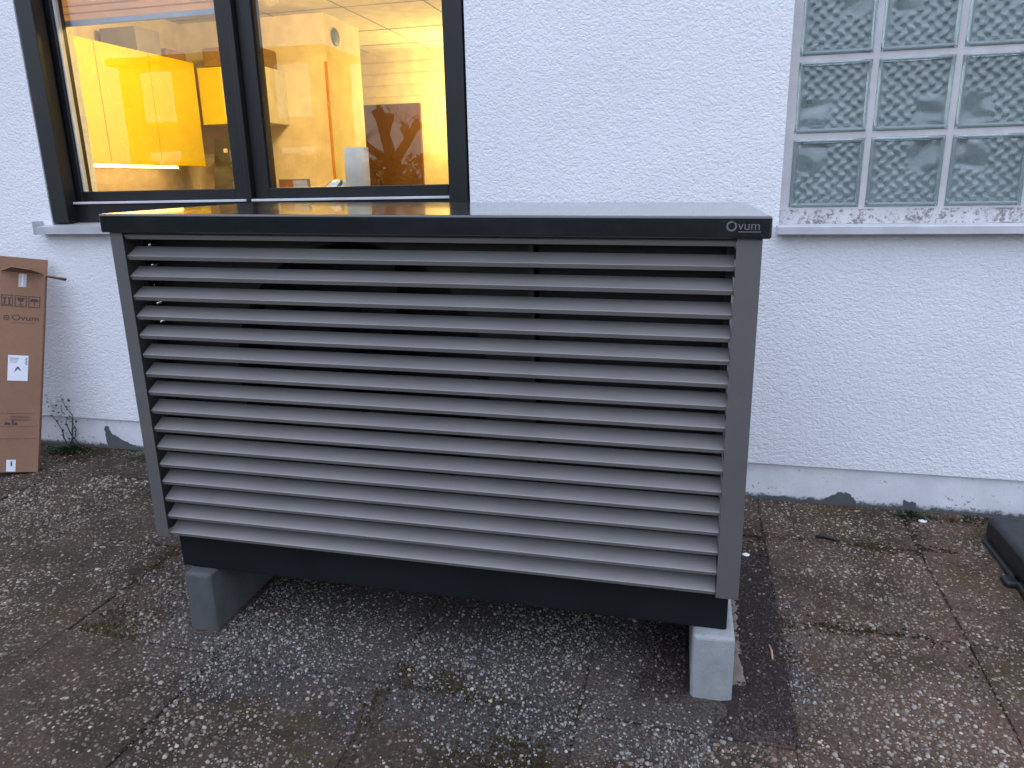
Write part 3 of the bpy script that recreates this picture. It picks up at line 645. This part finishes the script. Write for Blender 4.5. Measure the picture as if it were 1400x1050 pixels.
# ------------------------------------------------------------------ pebbles, grit, moss
def stones(name, P, rad, hgt, cols, mat, label, cat, nside=6):
    n = len(P); ang = np.arange(nside) * 2 * np.pi / nside
    rot = RNG.random(n) * 6.28; asp = 0.65 + 0.5 * RNG.random(n); rag = 1 + 0.30 * (RNG.random((n, nside)) - 0.5)
    V = np.zeros((n, 2 * nside + 1, 3))
    for k in range(nside):
        c, s = np.cos(ang[k]), np.sin(ang[k]) * asp
        dx = c * np.cos(rot) - s * np.sin(rot); dy = c * np.sin(rot) + s * np.cos(rot)
        for q, (sc, zz) in enumerate(((1.0, -0.35), (0.78, 0.62))):
            V[:, q * nside + k, 0] = P[:, 0] + dx * rad * sc * rag[:, k]; V[:, q * nside + k, 1] = P[:, 1] + dy * rad * sc * rag[:, k]; V[:, q * nside + k, 2] = P[:, 2] + hgt * zz * (0.8 + 0.4 * RNG.random(n))
    V[:, -1, :2] = P[:, :2]; V[:, -1, 2] = P[:, 2] + hgt
    f = []
    for k in range(nside):
        a, b = k, (k + 1) % nside; f += [(a, b, nside + b), (a, nside + b, nside + a), (nside + a, nside + b, 2 * nside)]
    f = np.array(f); F = (f[None] + (np.arange(n) * (2 * nside + 1))[:, None, None]).reshape(-1, 3)
    C = np.repeat(cols, 2 * nside + 1, axis=0)
    o = fast_mesh(name, V.reshape(-1, 3), F, mat, colors=C); return tag(o, label, cat, kind='stuff')
def blocked(x, y):
    """under the concrete blocks or inside the wall"""
    a = (x + 1.4562); b = (y + 1.2371)
    bl = ((a > 0.06) & (a < 0.17) | (a > 1.47) & (a < 1.60)) & (b > 0.0) & (b < 0.66)
    return bl | (y > -0.004)
def dustmask(x, y):
    rr = (np.abs(x + 0.63) / 0.95) ** 2.6 + (np.abs(y + 1.02) / 0.47) ** 2.6 + (fbm(x * 5.5, y * 5.5, 40, 5) - 0.5) * 2.4
    return np.clip((1.1 - rr) / 0.45, 0, 1)
PAL = np.array([[.37, .345, .305], [.27, .25, .222], [.20, .178, .152], [.15, .125, .102], [.17, .118, .084], [.10, .084, .073], [.28, .235, .18], [.12, .085, .068]])
n = 105000
x = RNG.uniform(-3.3, 2.1, n); y = RNG.uniform(-2.15, -0.01, n)
d = dustmask(x, y); cov = fbm(x * 2.1 + 7, y * 2.1, 3, 5) * 0.6 + fbm(x * 8, y * 8, 21, 3) * 0.5
soil = (x > 0.11) & (x < 0.27) & (y > -1.22) & (y < -0.45)
keep = (RNG.random(n) < np.clip((cov - 0.40) * 4.5, 0.08, 1) * np.where(d > 0.4, 0.45, 1.0) * np.where(soil, 0.06, 1)) & ~blocked(x, y)
x, y, d = x[keep], y[keep], d[keep]; n = len(x)
rad = 0.0022 + 0.0045 * RNG.random(n) ** 2.4 + 0.0025 * (RNG.random(n) > 0.975)
ci = RNG.choice(len(PAL), n, p=[.13, .14, .16, .18, .12, .13, .07, .07]); cols = PAL[ci] * (0.75 + 0.5 * RNG.random((n, 1)))
grim = np.clip(fbm(x * 3 + 3, y * 3 + 9, 61, 4) * 2.2 - 0.55, 0.25, 1)[:, None]; cols = cols * (0.5 + 0.5 * grim) * np.array([[1.0, .96, .91]])
stones('washed_pebbles', np.c_[x, y, g(x, y) - 0.0006], rad, rad * 0.62, cols, M['pebble'], 'pale pebbles exposed in the washed concrete slabs', 'pebbles')
n = 52000
x = RNG.uniform(-1.75, 0.45, n); y = RNG.uniform(-1.62, -0.5, n); d = dustmask(x, y)
keep = (RNG.random(n) < d * np.clip((fbm(x * 5, y * 5, 33) - 0.25) * 3, 0.15, 1)) & ~blocked(x, y); x, y = x[keep], y[keep]; n = len(x)
rad = 0.0017 + 0.0030 * RNG.random(n) ** 2.2
gv = 0.03 + 0.26 * RNG.random((n, 1)) ** 1.9; cols = gv * np.array([[1.03, 1.0, 0.96]]) * (0.93 + 0.14 * RNG.random((n, 3)))
stones('grey_grit', np.c_[x, y, g(x, y)], rad, rad * 0.8, cols, M['grit'], 'fine grey grit spilled on the slabs in front of the heat pump', 'grit', 5)
n = 5200      # crumbs of soil and small stones on the soil strips
x = np.concatenate([RNG.uniform(.09, .275, n), RNG.uniform(-.12, .045, n // 2)]); y = np.concatenate([RNG.uniform(-1.30, -.42, n), RNG.uniform(-1.22, -.68, n // 2)])
keep = ~blocked(x, y); x, y = x[keep], y[keep]; n = len(x); rad = 0.0015 + 0.0040 * RNG.random(n) ** 2.5
cols = np.array([[.046, .034, .030]]) * (0.4 + 1.2 * RNG.random((n, 1))); pale = RNG.random(n) > .93; cols[pale] = np.array([.16, .145, .135]) * (0.5 + RNG.random((pale.sum(), 1)))
stones('soil_crumbs', np.c_[x, y, g(x, y) + 0.004], rad, rad * .9, cols, M['grit'], 'dark crumbs and small stones on the soil beside the right concrete block', 'soil', 5)
# moss in joints and along the wall foot
def moss_points():
    pts = []
    for i in range(-7, 6):
        xx = -0.733 + 0.5 * i; k = 1500; yy = RNG.uniform(-2.2, -0.02, k); pts.append(np.c_[xx + RNG.normal(0, 0.018, k), yy])
    for j in range(0, 5):
        yy = -0.306 - 0.5 * j; k = 4200; xx = RNG.uniform(-3.9, 2.0, k); pts.append(np.c_[xx, yy + RNG.normal(0, 0.020, k)])
    k = 9000; xx = RNG.uniform(-3.4, 2.0, k); pts.append(np.c_[xx, -np.abs(RNG.normal(0, 0.035, k)) - 0.003])
    for cx, cy, r, k in [(-2.45, -0.22, .12, 900), (-2.62, -0.32, .13, 900), (-2.3, -0.33, .10, 700), (-2.75, -0.12, .16, 1600), (-1.95, -1.12, .12, 900), (-2.2, -0.9, .2, 800), (-0.74, -1.24, .04, 700), (-0.55, -1.26, .05, 900), (.62, -.30, .06, 500), (-2.42, -.05, .2, 1500), (-2.0, -.55, .25, 2500), (-1.75, -1.3, .2, 2000), (-1.2, -1.55, .2, 1800), (-2.3, -.6, .2, 2200), (-.3, -1.5, .18, 1500), (-2.5, -.4, .2, 1800)]:
        pts.append(np.c_[RNG.normal(cx, r * .6, k), RNG.normal(cy, r * .35, k)])
    return np.concatenate(pts)
p = moss_points(); x, y = p[:, 0], p[:, 1]
mm = fbm(x * 3.2 + 11, y * 3.2, 71, 4); keep = (mm + 0.10 * (y > -0.12) > 0.575 + 0.07 * RNG.random(len(x))) & ~blocked(x, y) & (y < -.003)
x, y = x[keep], y[keep]; n = len(x); rad = 0.0020 + 0.0038 * RNG.random(n) ** 1.5
tt = fbm(x * 6, y * 6, 90)[:, None]; cols = (np.array([[.040, .034, .012]]) * tt + np.array([[.026, .018, .011]]) * (1 - tt)) * (0.6 + 0.9 * RNG.random((n, 1)))
stones('moss', np.c_[x, y, g(x, y) - 0.001], rad, rad * 0.7, cols, M['moss'], 'olive moss and dirt in the slab joints and along the wall foot', 'moss', 5)

# ------------------------------------------------------------------ cardboard box leaning on the wall
O = Vector((-2.835, -0.338, 0.022)); up = Vector((-0.004, 0.238, 0.868)).normalized(); xl = Vector((-0.77, -0.64, 0)); xl = (xl - up * xl.dot(up)).normalized()
dp = up.cross(xl)
if dp.y < 0: dp = -dp
cb = bpy.data.objects.new('cardboard_box', None); COL.objects.link(cb)
mb = Matrix.Identity(4)
for i in range(3): mb[i][0] = xl[i]; mb[i][1] = dp[i]; mb[i][2] = up[i]
mb.translation = O; flip = mb.to_3x3().determinant() < 0
tag(cb, 'tall opened brown cardboard box leaning against the wall at left', 'cardboard box')
T = 0.005; AW, AH, BD, BWd = 0.170, 0.885, 0.055, 0.45
def cbx(name, lo, hi, mat, parent=None, bev=0.0):
    xf = lambda x_, y_, z_: tuple(mb @ Vector((x_, y_, z_)))
    o = box(name, lo, hi, mat, parent or cb, bev, 2, xf); return o
front = cbx('front_panel', (0, 0, 0.0), (AW, T, AH), M['carton'], None, 0.0015)
cbx('cut_edge', (AW + .0003, 0.0005, 0.003), (AW + .006, T + .001, AH - .003), M['carton_edge'])
cbx('side_panel', (0, T + .0005, 0.0), (T, BD - .0005, AH), M['carton'], None, 0.0015); cbx('back_panel', (0, BD, 0.0), (BWd, BD + T, AH + .075), M['carton'], None, 0.0015)
cbx('bottom_panel', (T + .001, T + .001, 0.0), (BWd, BD - .001, T), M['carton']); cbx('side_panel', (BWd - T, T, T + .001), (BWd, BD - .001, AH), M['carton'], None, .0015)
def cpoly(name, pts, mat, parent, th=0.004):
    P3 = [mb @ Vector(q) for q in pts]; n_ = (P3[1] - P3[0]).cross(P3[2] - P3[0]).normalized() * th; k = len(pts)
    return poly(name, P3 + [q + n_ for q in P3], [tuple(range(k)), tuple(range(2 * k - 1, k - 1, -1))] + [(i, (i + 1) % k, k + (i + 1) % k, k + i) for i in range(k)], mat, parent)
cpoly('top_flap', [(0.004, -0.001, AH + .001), (AW, -0.001, AH + .001), (AW - .05, -0.055, AH + .018), (0.05, -0.062, AH + .012)], M['carton'], cb)
cpoly('top_flap', [(0.0, 0.004, AH), (0.0, BD, AH), (-0.075, BD - .015, AH - .012), (-0.082, 0.02, AH - .004)], M['carton'], cb)
pr = lambda name, x0, x1, z0, z1, mat, yy=0.0: cbx(name, (x0, -0.0012 + yy, z0), (x1, -0.0002 + yy, z1), mat, front)
# print on the front panel: x runs leftwards from the right edge
def icon_frame(x0, x1, z0, z1):
    w_ = 0.0028
    for a in ((x0, x1, z0, z0 + w_), (x0, x1, z1 - w_, z1), (x0, x0 + w_, z0 + w_, z1 - w_), (x1 - w_, x1, z0 + w_, z1 - w_)): pr('icon_frame', *a, M['print'])
IZ0, IZ1 = AH - 0.150, AH - 0.100
for x0 in (0.118, 0.067, 0.016): icon_frame(x0, x0 + 0.044, IZ0, IZ1)
for c in (0.131, 0.149):     # two arrows
    pr('icon_arrow', c - .003, c + .003, IZ0 + .010, IZ0 + .032, M['print']); pr('icon_arrow', c - .006, c + .006, IZ0 + .033, IZ0 + .040, M['print'])
pr('icon_bar', 0.122, 0.158, IZ0 + .006, IZ0 + .009, M['print'])
def fpoly(name, pts): cpoly(name, [(a, -0.0003, b) for a, b in pts], M['print'], front, 0.0009)
fpoly('icon_glass', [(0.074, IZ1 - .008), (0.104, IZ1 - .008), (0.099, IZ1 - .022), (0.092, IZ1 - .027), (0.086, IZ1 - .027), (0.079, IZ1 - .022)]); pr('icon_glass', 0.0875, 0.0905, IZ0 + .011, IZ1 - .028, M['print']); pr('icon_glass', 0.080, 0.098, IZ0 + .007, IZ0 + .0105, M['print'])
fpoly('icon_umbrella', [(0.020, IZ1 - .024)] + [(0.038 - 0.017 * math.cos(t), IZ1 - .024 + .014 * math.sin(t)) for t in np.linspace(.3, 2.85, 9)] + [(0.056, IZ1 - .024)]); pr('icon_umbrella', 0.0365, 0.0395, IZ0 + .008, IZ1 - .025, M['print'])
def fring(cx, cz, r0, r1, n=20, name='logo_ring', mat=None):
    V, F = [], []
    for k in range(n):
        t = 2 * math.pi * k / n
        for r in (r0, r1): V.append(mb @ Vector((cx + r * math.cos(t), -0.001, cz + r * math.sin(t))))
    for k in range(n): a, b = 2 * k, 2 * ((k + 1) % n); F.append((a, a + 1, b + 1, b))
    poly(name, V, F, mat or M['print'], front)
fring(0.140, AH - .200, .008, .0115); fring(0.140, AH - .200, .0, .0035, 10)
text_mesh('logo_letters', 'Ovum', 0.036, M['print'], front, lambda x_, y_: mb @ Vector((0.121 - x_ * 1.15, -0.001, AH - .210 + y_)))
pr('logo_underline', 0.028, 0.118, AH - .221, AH - .2195, M['pale_print'])
lab = pr('paper_label', 0.052, 0.128, AH - .478, AH - .365, M['label'])
for k in range(4): pr('label_text', 0.088 + .002 * k, 0.122, AH - .379 - .006 * k, AH - .3765 - .006 * k, M['label_ink'] if k == 0 else M['tape'], -0.001)
for k in range(5): pr('label_text', 0.056, 0.062 + 0.003 * (k % 2), AH - .378 - .007 * k, AH - .3745 - .007 * k, M['label_ink'], -0.001)
P_ = [(0.078, -.436), (0.083, -.422), (0.091, -.413), (0.099, -.424), (0.103, -.438), (0.096, -.431), (0.090, -.424), (0.085, -.430)]
cpoly('label_emblem', [(a, -0.0013, AH + b) for a, b in P_], M['label_ink'], front, 0.0008)
for a in ((0.020, 0.150, 0.262, 0.2635), (0.020, 0.150, 0.205, 0.2065), (0.010, 0.160, 0.150, 0.151)): pr('print_line', *a, M['pale_print'])
for k in range(2): pr('print_line', 0.040, 0.112, 0.244 - .012 * k, 0.251 - .012 * k, M['pale_print'])
fpoly('print_mark', [(0.135, .211), (0.128, .228), (0.120, .219), (0.113, .222), (0.108, .211)]); pr('print_mark', 0.098, 0.105, 0.211, 0.231, M['print']); pr('print_mark', 0.086, 0.095, 0.211, 0.222, M['print'])
pr('tape_strip', 0.070, 0.100, AH - .062, AH - .003, M['tape']); pr('tape_strip', 0.082, 0.088, AH - .058, AH - .003, M['label'], -.001)
pr('paper_label', 0.085, 0.120, 0.004, 0.056, M['label']); pr('label_text', 0.098, 0.104, 0.028, 0.050, M['label_ink'], -.001)

# ------------------------------------------------------------------ black plastic base at the right edge
bb = empty('plastic_base', (1.22, -0.36, 0.0)); tag(bb, 'black plastic base block lying at the right edge near the wall', 'plastic base')
bm = bmesh.new(); box_bm(bm, (-0.215, -0.26, 0.012), (0.26, 0.20, 0.098), 0.020, 4); link('body', mesh_from(bm, 'body'), M['blackplast'], bb)
bm = bmesh.new(); box_bm(bm, (-0.23, -0.24, -0.012), (0.24, 0.18, 0.020), 0.008, 2); link('skirt', mesh_from(bm, 'skirt'), M['blackplast'], bb)
bm = bmesh.new(); box_bm(bm, (-0.258, -0.130, -0.010), (-0.205, -0.075, 0.020), 0.010, 3); link('lug', mesh_from(bm, 'lug'), M['blackplast'], bb)

# ------------------------------------------------------------------ small things on the ground
def stick(name, pts, rad, mat, label, cat):
    bm = bmesh.new(); tube(bm, [(x_, y_, float(g(x_, y_)) + dz) for x_, y_, dz in pts], rad, 6)
    return tag(link(name, mesh_from(bm, name), mat, smooth=True), label, cat)
stick('twig', [(.445, -.282, .004), (.465, -.272, .007), (.49, -.283, .006), (.52, -.292, .003)], [.006, .010, .007, .004], M['dark'], 'dark rotten twig on the slabs right of the heat pump', 'twig')
stick('straw', [(.236, -.94, .008), (.240, -.965, .010), (.240, -1.0, .008)], [.0025, .003, .0025], M['straw'], 'short pale straw lying on the dark soil strip', 'straw')
def leaf(bm, base, d, L, W):
    d = Vector(d).normalized(); s = d.cross(Vector((0, 0, 1)))
    s = (s if s.length > .01 else Vector((1, 0, 0))).normalized(); b = Vector(base); upv = s.cross(d)
    v = [bm.verts.new(q) for q in (b, b + d * L * .45 + s * W + upv * L * .06, b + d * L - upv * L * .12, b + d * L * .45 - s * W + upv * L * .06, b + d * L * .5 - upv * L * .02)]
    bm.faces.new((v[0], v[1], v[4])); bm.faces.new((v[1], v[2], v[4])); bm.faces.new((v[2], v[3], v[4])); bm.faces.new((v[3], v[0], v[4]))
def weed(cx, cy, n, L, spread, label, mat):
    o = empty('weed', (cx, cy, float(g(cx, cy)))); bm = bmesh.new()
    for k in range(n):
        t = random.uniform(0, 6.28); rr = random.random() ** .7 * spread; el = random.uniform(.15, 1.1)
        leaf(bm, (rr * math.cos(t), -abs(rr * math.sin(t)) * .6, random.uniform(0, .012)), (math.cos(t) * math.cos(el), -abs(math.sin(t)) * math.cos(el), math.sin(el)), L * random.uniform(.5, 1.2), L * random.uniform(.15, .28))
    link('leaves', mesh_from(bm, 'leaves'), mat, o); return tag(o, label, 'weed')
weed(.80, -.045, 70, .030, .055, 'small green weed at the wall foot right of the heat pump', M['weed'])
weed(-2.93, -.05, 150, .035, .12, 'dark low weeds at the wall foot beside the cardboard box', M['weed'])
weed(-2.48, -.06, 90, .026, .12, 'small weeds at the wall foot between box and heat pump', M['weed'])
for (x_, y_, r_, lb) in [(.832, -.085, .012, 'white pebble lying by the small green weed at the wall foot'), (.20, -.452, .011, 'white pebble at the near-wall end of the dark soil strip')]:
    bm = bmesh.new(); bmesh.ops.create_icosphere(bm, subdivisions=2, radius=r_)
    for v in bm.verts: v.co = Vector((v.co.x * 1.3, v.co.y, v.co.z * .55)) * random.uniform(.93, 1.05)
    o = link('white_pebble', mesh_from(bm, 'white_pebble'), M['white'], smooth=True); o.location = (x_, y_, float(g(x_, y_)) + r_ * .3); tag(o, lb, 'pebble')
# dead vine on the wall by the box
bm = bmesh.new()
for s in range(4):
    px_, pz_ = -3.00 + .022 * s, .03; path = [(px_, -.006, pz_)]
    for k in range(5 + s % 2 * 3): px_ += random.uniform(-.022, .016); pz_ += random.uniform(.012, .042); path.append((px_, (.006 if pz_ < PZ else -.005) - random.uniform(0, .006), pz_))
    tube(bm, path, [.0026 * (1 - k / len(path)) + .0008 for k in range(len(path))], 5)
vine = tag(link('dead_vine', mesh_from(bm, 'dead_vine'), M['deadvine']), 'dark dead vine stems clinging to the wall beside the cardboard box', 'vine')
bm = bmesh.new()
for k in range(60):
    t = random.uniform(0, 1); leaf(bm, (-3.0 + random.uniform(-.05, .12) - t * .05, -.008, .03 + t * .25), (random.uniform(-1, 1), -.25, random.uniform(-.6, .8)), random.uniform(.008, .022), .006)
link('dry_leaves', mesh_from(bm, 'dry_leaves'), M['deadvine'], vine)

# ------------------------------------------------------------------ kitchen contents
def cupboard(label, wallx=None):
    pass
c1 = empty('wall_cupboard', (-3.55, 1.0, 1.40)); tag(c1, 'long yellow wall cupboard with four doors on the left kitchen wall', 'cupboard')
box('carcass', (-0.345, -0.44, 0.004), (-0.020, 1.12, 0.70), M['white'], c1, .002)
ys = [-0.446, -0.26, 0.205, 0.665, 1.13]
for a, b in zip(ys[:-1], ys[1:]): box('door', (-0.0195, a + .003, 0.0), (0.0, b - .003, 0.704), M['yellow'], c1, .0015)
box('added_glow_strip', (-0.24, -0.40, -0.012), (-0.20, 1.08, -0.001), lampmat('strip_glow', (1, .62, .22), 2.2), c1, .002)  # added glowing strip, set back out of sight to brighten the wall below
c2 = empty('wall_cupboard', (-3.55, 2.15, 1.69)); tag(c2, 'short yellow wall cupboard on the back kitchen wall', 'cupboard')
box('carcass', (0.006, 0.02, 0.003), (0.50, 0.348, 0.38), M['white'], c2, .002)
box('door', (0.006, 0.0, 0.0), (0.252, 0.0195, 0.383), M['yellow'], c2, .0015); box('door', (0.256, 0.0, 0.0), (0.50, 0.0195, 0.383), M['yellow'], c2, .0015)
ct = empty('base_cupboard', (-3.58, 1.0, 0.2)); tag(ct, 'low kitchen base cupboard with brown worktop under the yellow cupboards', 'cupboard')
box('carcass', (-0.31, -0.6, 0.0), (0.25, 1.49, 0.83), M['yellow'], ct, .002); box('worktop', (-0.315, -0.61, 0.831), (0.29, 1.495, 0.87), M['worktop'], ct, .003)
ap = empty('coffee_machine', (-3.40, 2.30, 1.072)); tag(ap, 'dark grey appliance under the short yellow cupboard', 'appliance')
prism('housing', [(-.16, 0), (.2, 0), (.2, .525), (-.09, .525)], -.12, .12, M['steel'], ap); box('knob', (-.02, -.128, .42), (.01, -.1205, .45), M['white'], ap, .002)
sb = box('storage_box', (-3.84, 1.60, 2.105), (-3.57, 1.83, 2.255), M['greybox'], None, .004); tag(sb, 'plain grey box standing on the long yellow cupboard', 'box')
bk = box('wicker_tray', (-3.84, 1.89, 2.105), (-3.58, 2.10, 2.17), M['wicker'], None, .012); tag(bk, 'brown wicker tray on the end of the long yellow cupboard', 'tray')
bk = box('wicker_basket', (-3.50, 2.17, 2.077), (-3.08, 2.46, 2.205), M['wicker'], None, .012); tag(bk, 'brown basket on top of the short yellow cupboard', 'basket')
bd = box('brown_board', (-3.26, 4.10, 0.95), (-2.60, 4.142, 1.982), M['brown'], None, .003); tag(bd, 'tall dark brown board against the far room wall', 'board')
dk = lathe('wall_disc', [(0, 0.012), (.05, .012), (.062, .006), (.062, 0)], M['blue'], None, 32); dk.rotation_euler.y = R(90); dk.location = (-2.6985, 2.66, 2.31); tag(dk, 'round dark blue disc high on the partition side', 'wall clock')
rb = empty('roller_blind', (-2.37, 0.20, 1.945)); tag(rb, 'pale peach roller blind with grey bottom bar, half lowered behind left sash', 'blind')
box('fabric', (-0.46, -0.001, 0.024), (0.46, 0.001, 0.36), M['blind_cloth'], rb); box('bottom_bar', (-0.462, -0.008, 0.0), (0.462, 0.008, 0.0235), M['blindbar'], rb, .003)
boxes('fold', [((-0.459, -.004, z), (0.459, -.0012, z + .004)) for z in (.05, .08, .11, .14, .17)], M['blind_cloth'], rb)
kp = empty('kitchen_roll', (-1.445, 0.235, 1.2137)); tag(kp, 'white kitchen paper roll standing on the inner window sill', 'paper roll')
lathe('paper', [(.018, 0.001), (.052, 0.001), (.0525, .178), (.018, .178), (.018, .001)], M['paper'], kp, 32); lathe('core', [(.015, .0005), (.0175, .0005), (.0175, .1785), (.015, .1785)], M['carton'], kp, 20)
bl_ = empty('enamel_bowl', (-1.545, 0.245, 1.2137)); tag(bl_, 'white and green patterned dome beside the kitchen roll', 'ornament')
prof_b = [(.058 * math.cos(t), .050 * math.sin(t)) for t in np.linspace(0.0, math.pi / 2, 9)]
lathe('dome', prof_b, M['white'], bl_, 32)
for k in range(4):
    t0 = k * 1.57; V, F = [], []
    for i in range(9):
        e = .1 + i * .15
        for s in (0, .35): V.append((.0590 * math.cos(e) * math.cos(t0 + s + e * .8), .0590 * math.cos(e) * math.sin(t0 + s + e * .8), .051 * math.sin(e)))
    for i in range(8): F.append((2 * i, 2 * i + 1, 2 * i + 3, 2 * i + 2))
    poly('stripe', V, F, M['green'], bl_)
pf = empty('small_picture', (-1.765, 0.26, 1.2137)); tag(pf, 'small orange framed picture on the inner window sill', 'picture')
box('frame', (-.075, -.006, 0), (.075, .006, .056), M['wood'], pf, .002); box('print', (-.066, -.0075, .006), (-.005, -.0062, .048), M['orange'], pf); box('print', (-.003, -.0075, .006), (.066, -.0062, .048), M['blind'], pf)
bm = bmesh.new(); tube(bm, [(-1.375, .24, 1.30), (-1.345, .245, 1.255), (-1.33, .25, 1.218)], .003, 6); tag(link('black_cord', mesh_from(bm, 'black_cord'), M['dark']), 'thin black cord hanging beside the kitchen roll', 'cord')
# lamps: shaded floor lamp at the far wall, round ceiling lamp over the kitchen
def lamp(name, loc, label, prof, mat, energy, col, size):
    e = empty(name, loc); tag(e, label, 'lamp'); lathe('shade', prof, mat, e, 28)
    L = bpy.data.lights.new('bulb', 'POINT'); L.energy = energy; L.color = col; L.shadow_soft_size = size
    lo = bpy.data.objects.new('bulb', L); COL.objects.link(lo); lo.parent = e; return e, lo
WARM = (1.0, 0.66, 0.20)
e, lo_ = lamp('ceiling_lamp', (-2.35, 1.15, 2.449), 'round ceiling lamp over the kitchen, seen glowing in the room', [(0, -.06), (.10, -.055), (.15, -.02), (.155, 0)], lampmat('lamp_glow', (1, .7, .35), 0.5), 15, WARM, 0.10); lo_.location = (0, 0, -0.16)
e, lo_ = lamp('floor_lamp', (-2.02, 3.75, 0.2), 'tall floor lamp by the far room wall behind the window frame', [(.16, 1.35), (.10, 1.62)], lampmat('shade_glow', (1, .62, .2), 0.4), 11, (1.0, .70, .16), 0.06); lo_.location = (0, 0, 1.75)
bm = bmesh.new(); tube(bm, [(0, 0, 0.02), (0, 0, 1.5)], .012, 10); link('stem', mesh_from(bm, 'stem'), M['steel'], e); lathe('foot', [(.14, 0), (.14, .015), (0, .02)], M['steel'], e, 24)

# ------------------------------------------------------------------ behind the camera: what the window pane mirrors
nh = empty('neighbour_house', (-13.0, -14.9, 0)); tag(nh, 'plain neighbour house mirrored in the window pane', 'house')
box('wall', (-2.2, -1.7, -.2), (3.7, 0, 4.45), M['housewall'], nh); box('roof', (-2.4, -1.9, 4.451), (3.9, .2, 4.62), M['roof'], nh, .02)
for x_ in (-1.5, 0.9, 2.45):
    for z_ in (1.0, 3.0):
        f = box('window', (x_, 0.002, z_), (x_ + .95, 0.05, z_ + 1.25), M['white_frame'], nh, .01); box('pane', (x_ + .07, 0.051, z_ + .07), (x_ + .88, 0.056, z_ + 1.18), M['glass'], f)
tr_ = empty('pollard_tree', (-5.15, -9.3, 0)); tag(tr_, 'bare pollarded tree with knobbly limbs, mirrored in the window pane', 'tree')
bm = bmesh.new(); tube(bm, [(0, 0, -.1), (.03, 0, .9), (0, 0, 1.75)], [.16, .13, .12], 10); link('trunk', mesh_from(bm, 'trunk'), M['bark'], tr_, True)
for pts, rr in [([(0, 0, 1.6), (-.12, 0, 2.0), (-.16, .05, 2.30), (-.22, .05, 2.48)], [.11, .09, .085, .11]), ([(-.14, 0, 2.05), (-.02, .05, 2.28), (.0, .05, 2.42)], [.07, .06, .09]), ([(0, 0, 1.62), (.24, 0, 1.92), (.40, .0, 2.15), (.50, 0, 2.27)], [.10, .08, .07, .10]), ([(.30, 0, 2.0), (.27, .1, 2.2)], [.06, .08]), ([(0, 0, 1.6), (-.35, .1, 1.85), (-.5, .1, 1.95)], [.08, .06, .08])]:
    bm = bmesh.new(); tube(bm, pts, rr, 8); link('limb', mesh_from(bm, 'limb'), M['bark'], tr_, True)
for k in range(26):
    c = random.choice([(-.22, .05, 2.5), (0, .05, 2.44), (.5, 0, 2.3), (.27, .1, 2.22), (-.5, .1, 1.97)]); d_ = Vector((random.uniform(-.8, .8), random.uniform(-.5, .5), random.uniform(.3, 1))).normalized() * random.uniform(.15, .4)
    bm = bmesh.new(); tube(bm, [c, tuple(Vector(c) + d_)], [.008, .003], 4); link('twig_shoot', mesh_from(bm, 'twig_shoot'), M['bark'], tr_)
n = 16000; hx = RNG.uniform(-12, 6, n); hz = RNG.uniform(0, 1, n) ** .8 * (1.62 + .18 * fbm(hx * 1.5, hx * 0, 4)); hy = -8.5 + RNG.normal(0, .22, n)
cc = np.c_[hx, hy, hz]; t1 = RNG.normal(0, 1, (n, 3)); t1 /= np.linalg.norm(t1, axis=1)[:, None]; t2 = np.cross(t1, RNG.normal(0, 1, (n, 3))); t2 /= np.linalg.norm(t2, axis=1)[:, None]
s_ = .07; V = np.stack([cc - t1 * s_, cc + t2 * s_ * .6, cc + t1 * s_, cc - t2 * s_ * .6], 1).reshape(-1, 3); q = np.arange(n)[:, None] * 4
F = np.concatenate([q + [0, 1, 2], q + [0, 2, 3]]); cols = np.repeat(np.array([[.028, .030, .014]]) * (.5 + RNG.random((n, 1))), 4, axis=0)
hd = fast_mesh('hedge', V, F, M['hedge'], colors=cols, smooth=False); tag(hd, 'clipped hedge mirrored in the window pane below the pollarded tree', 'hedge')
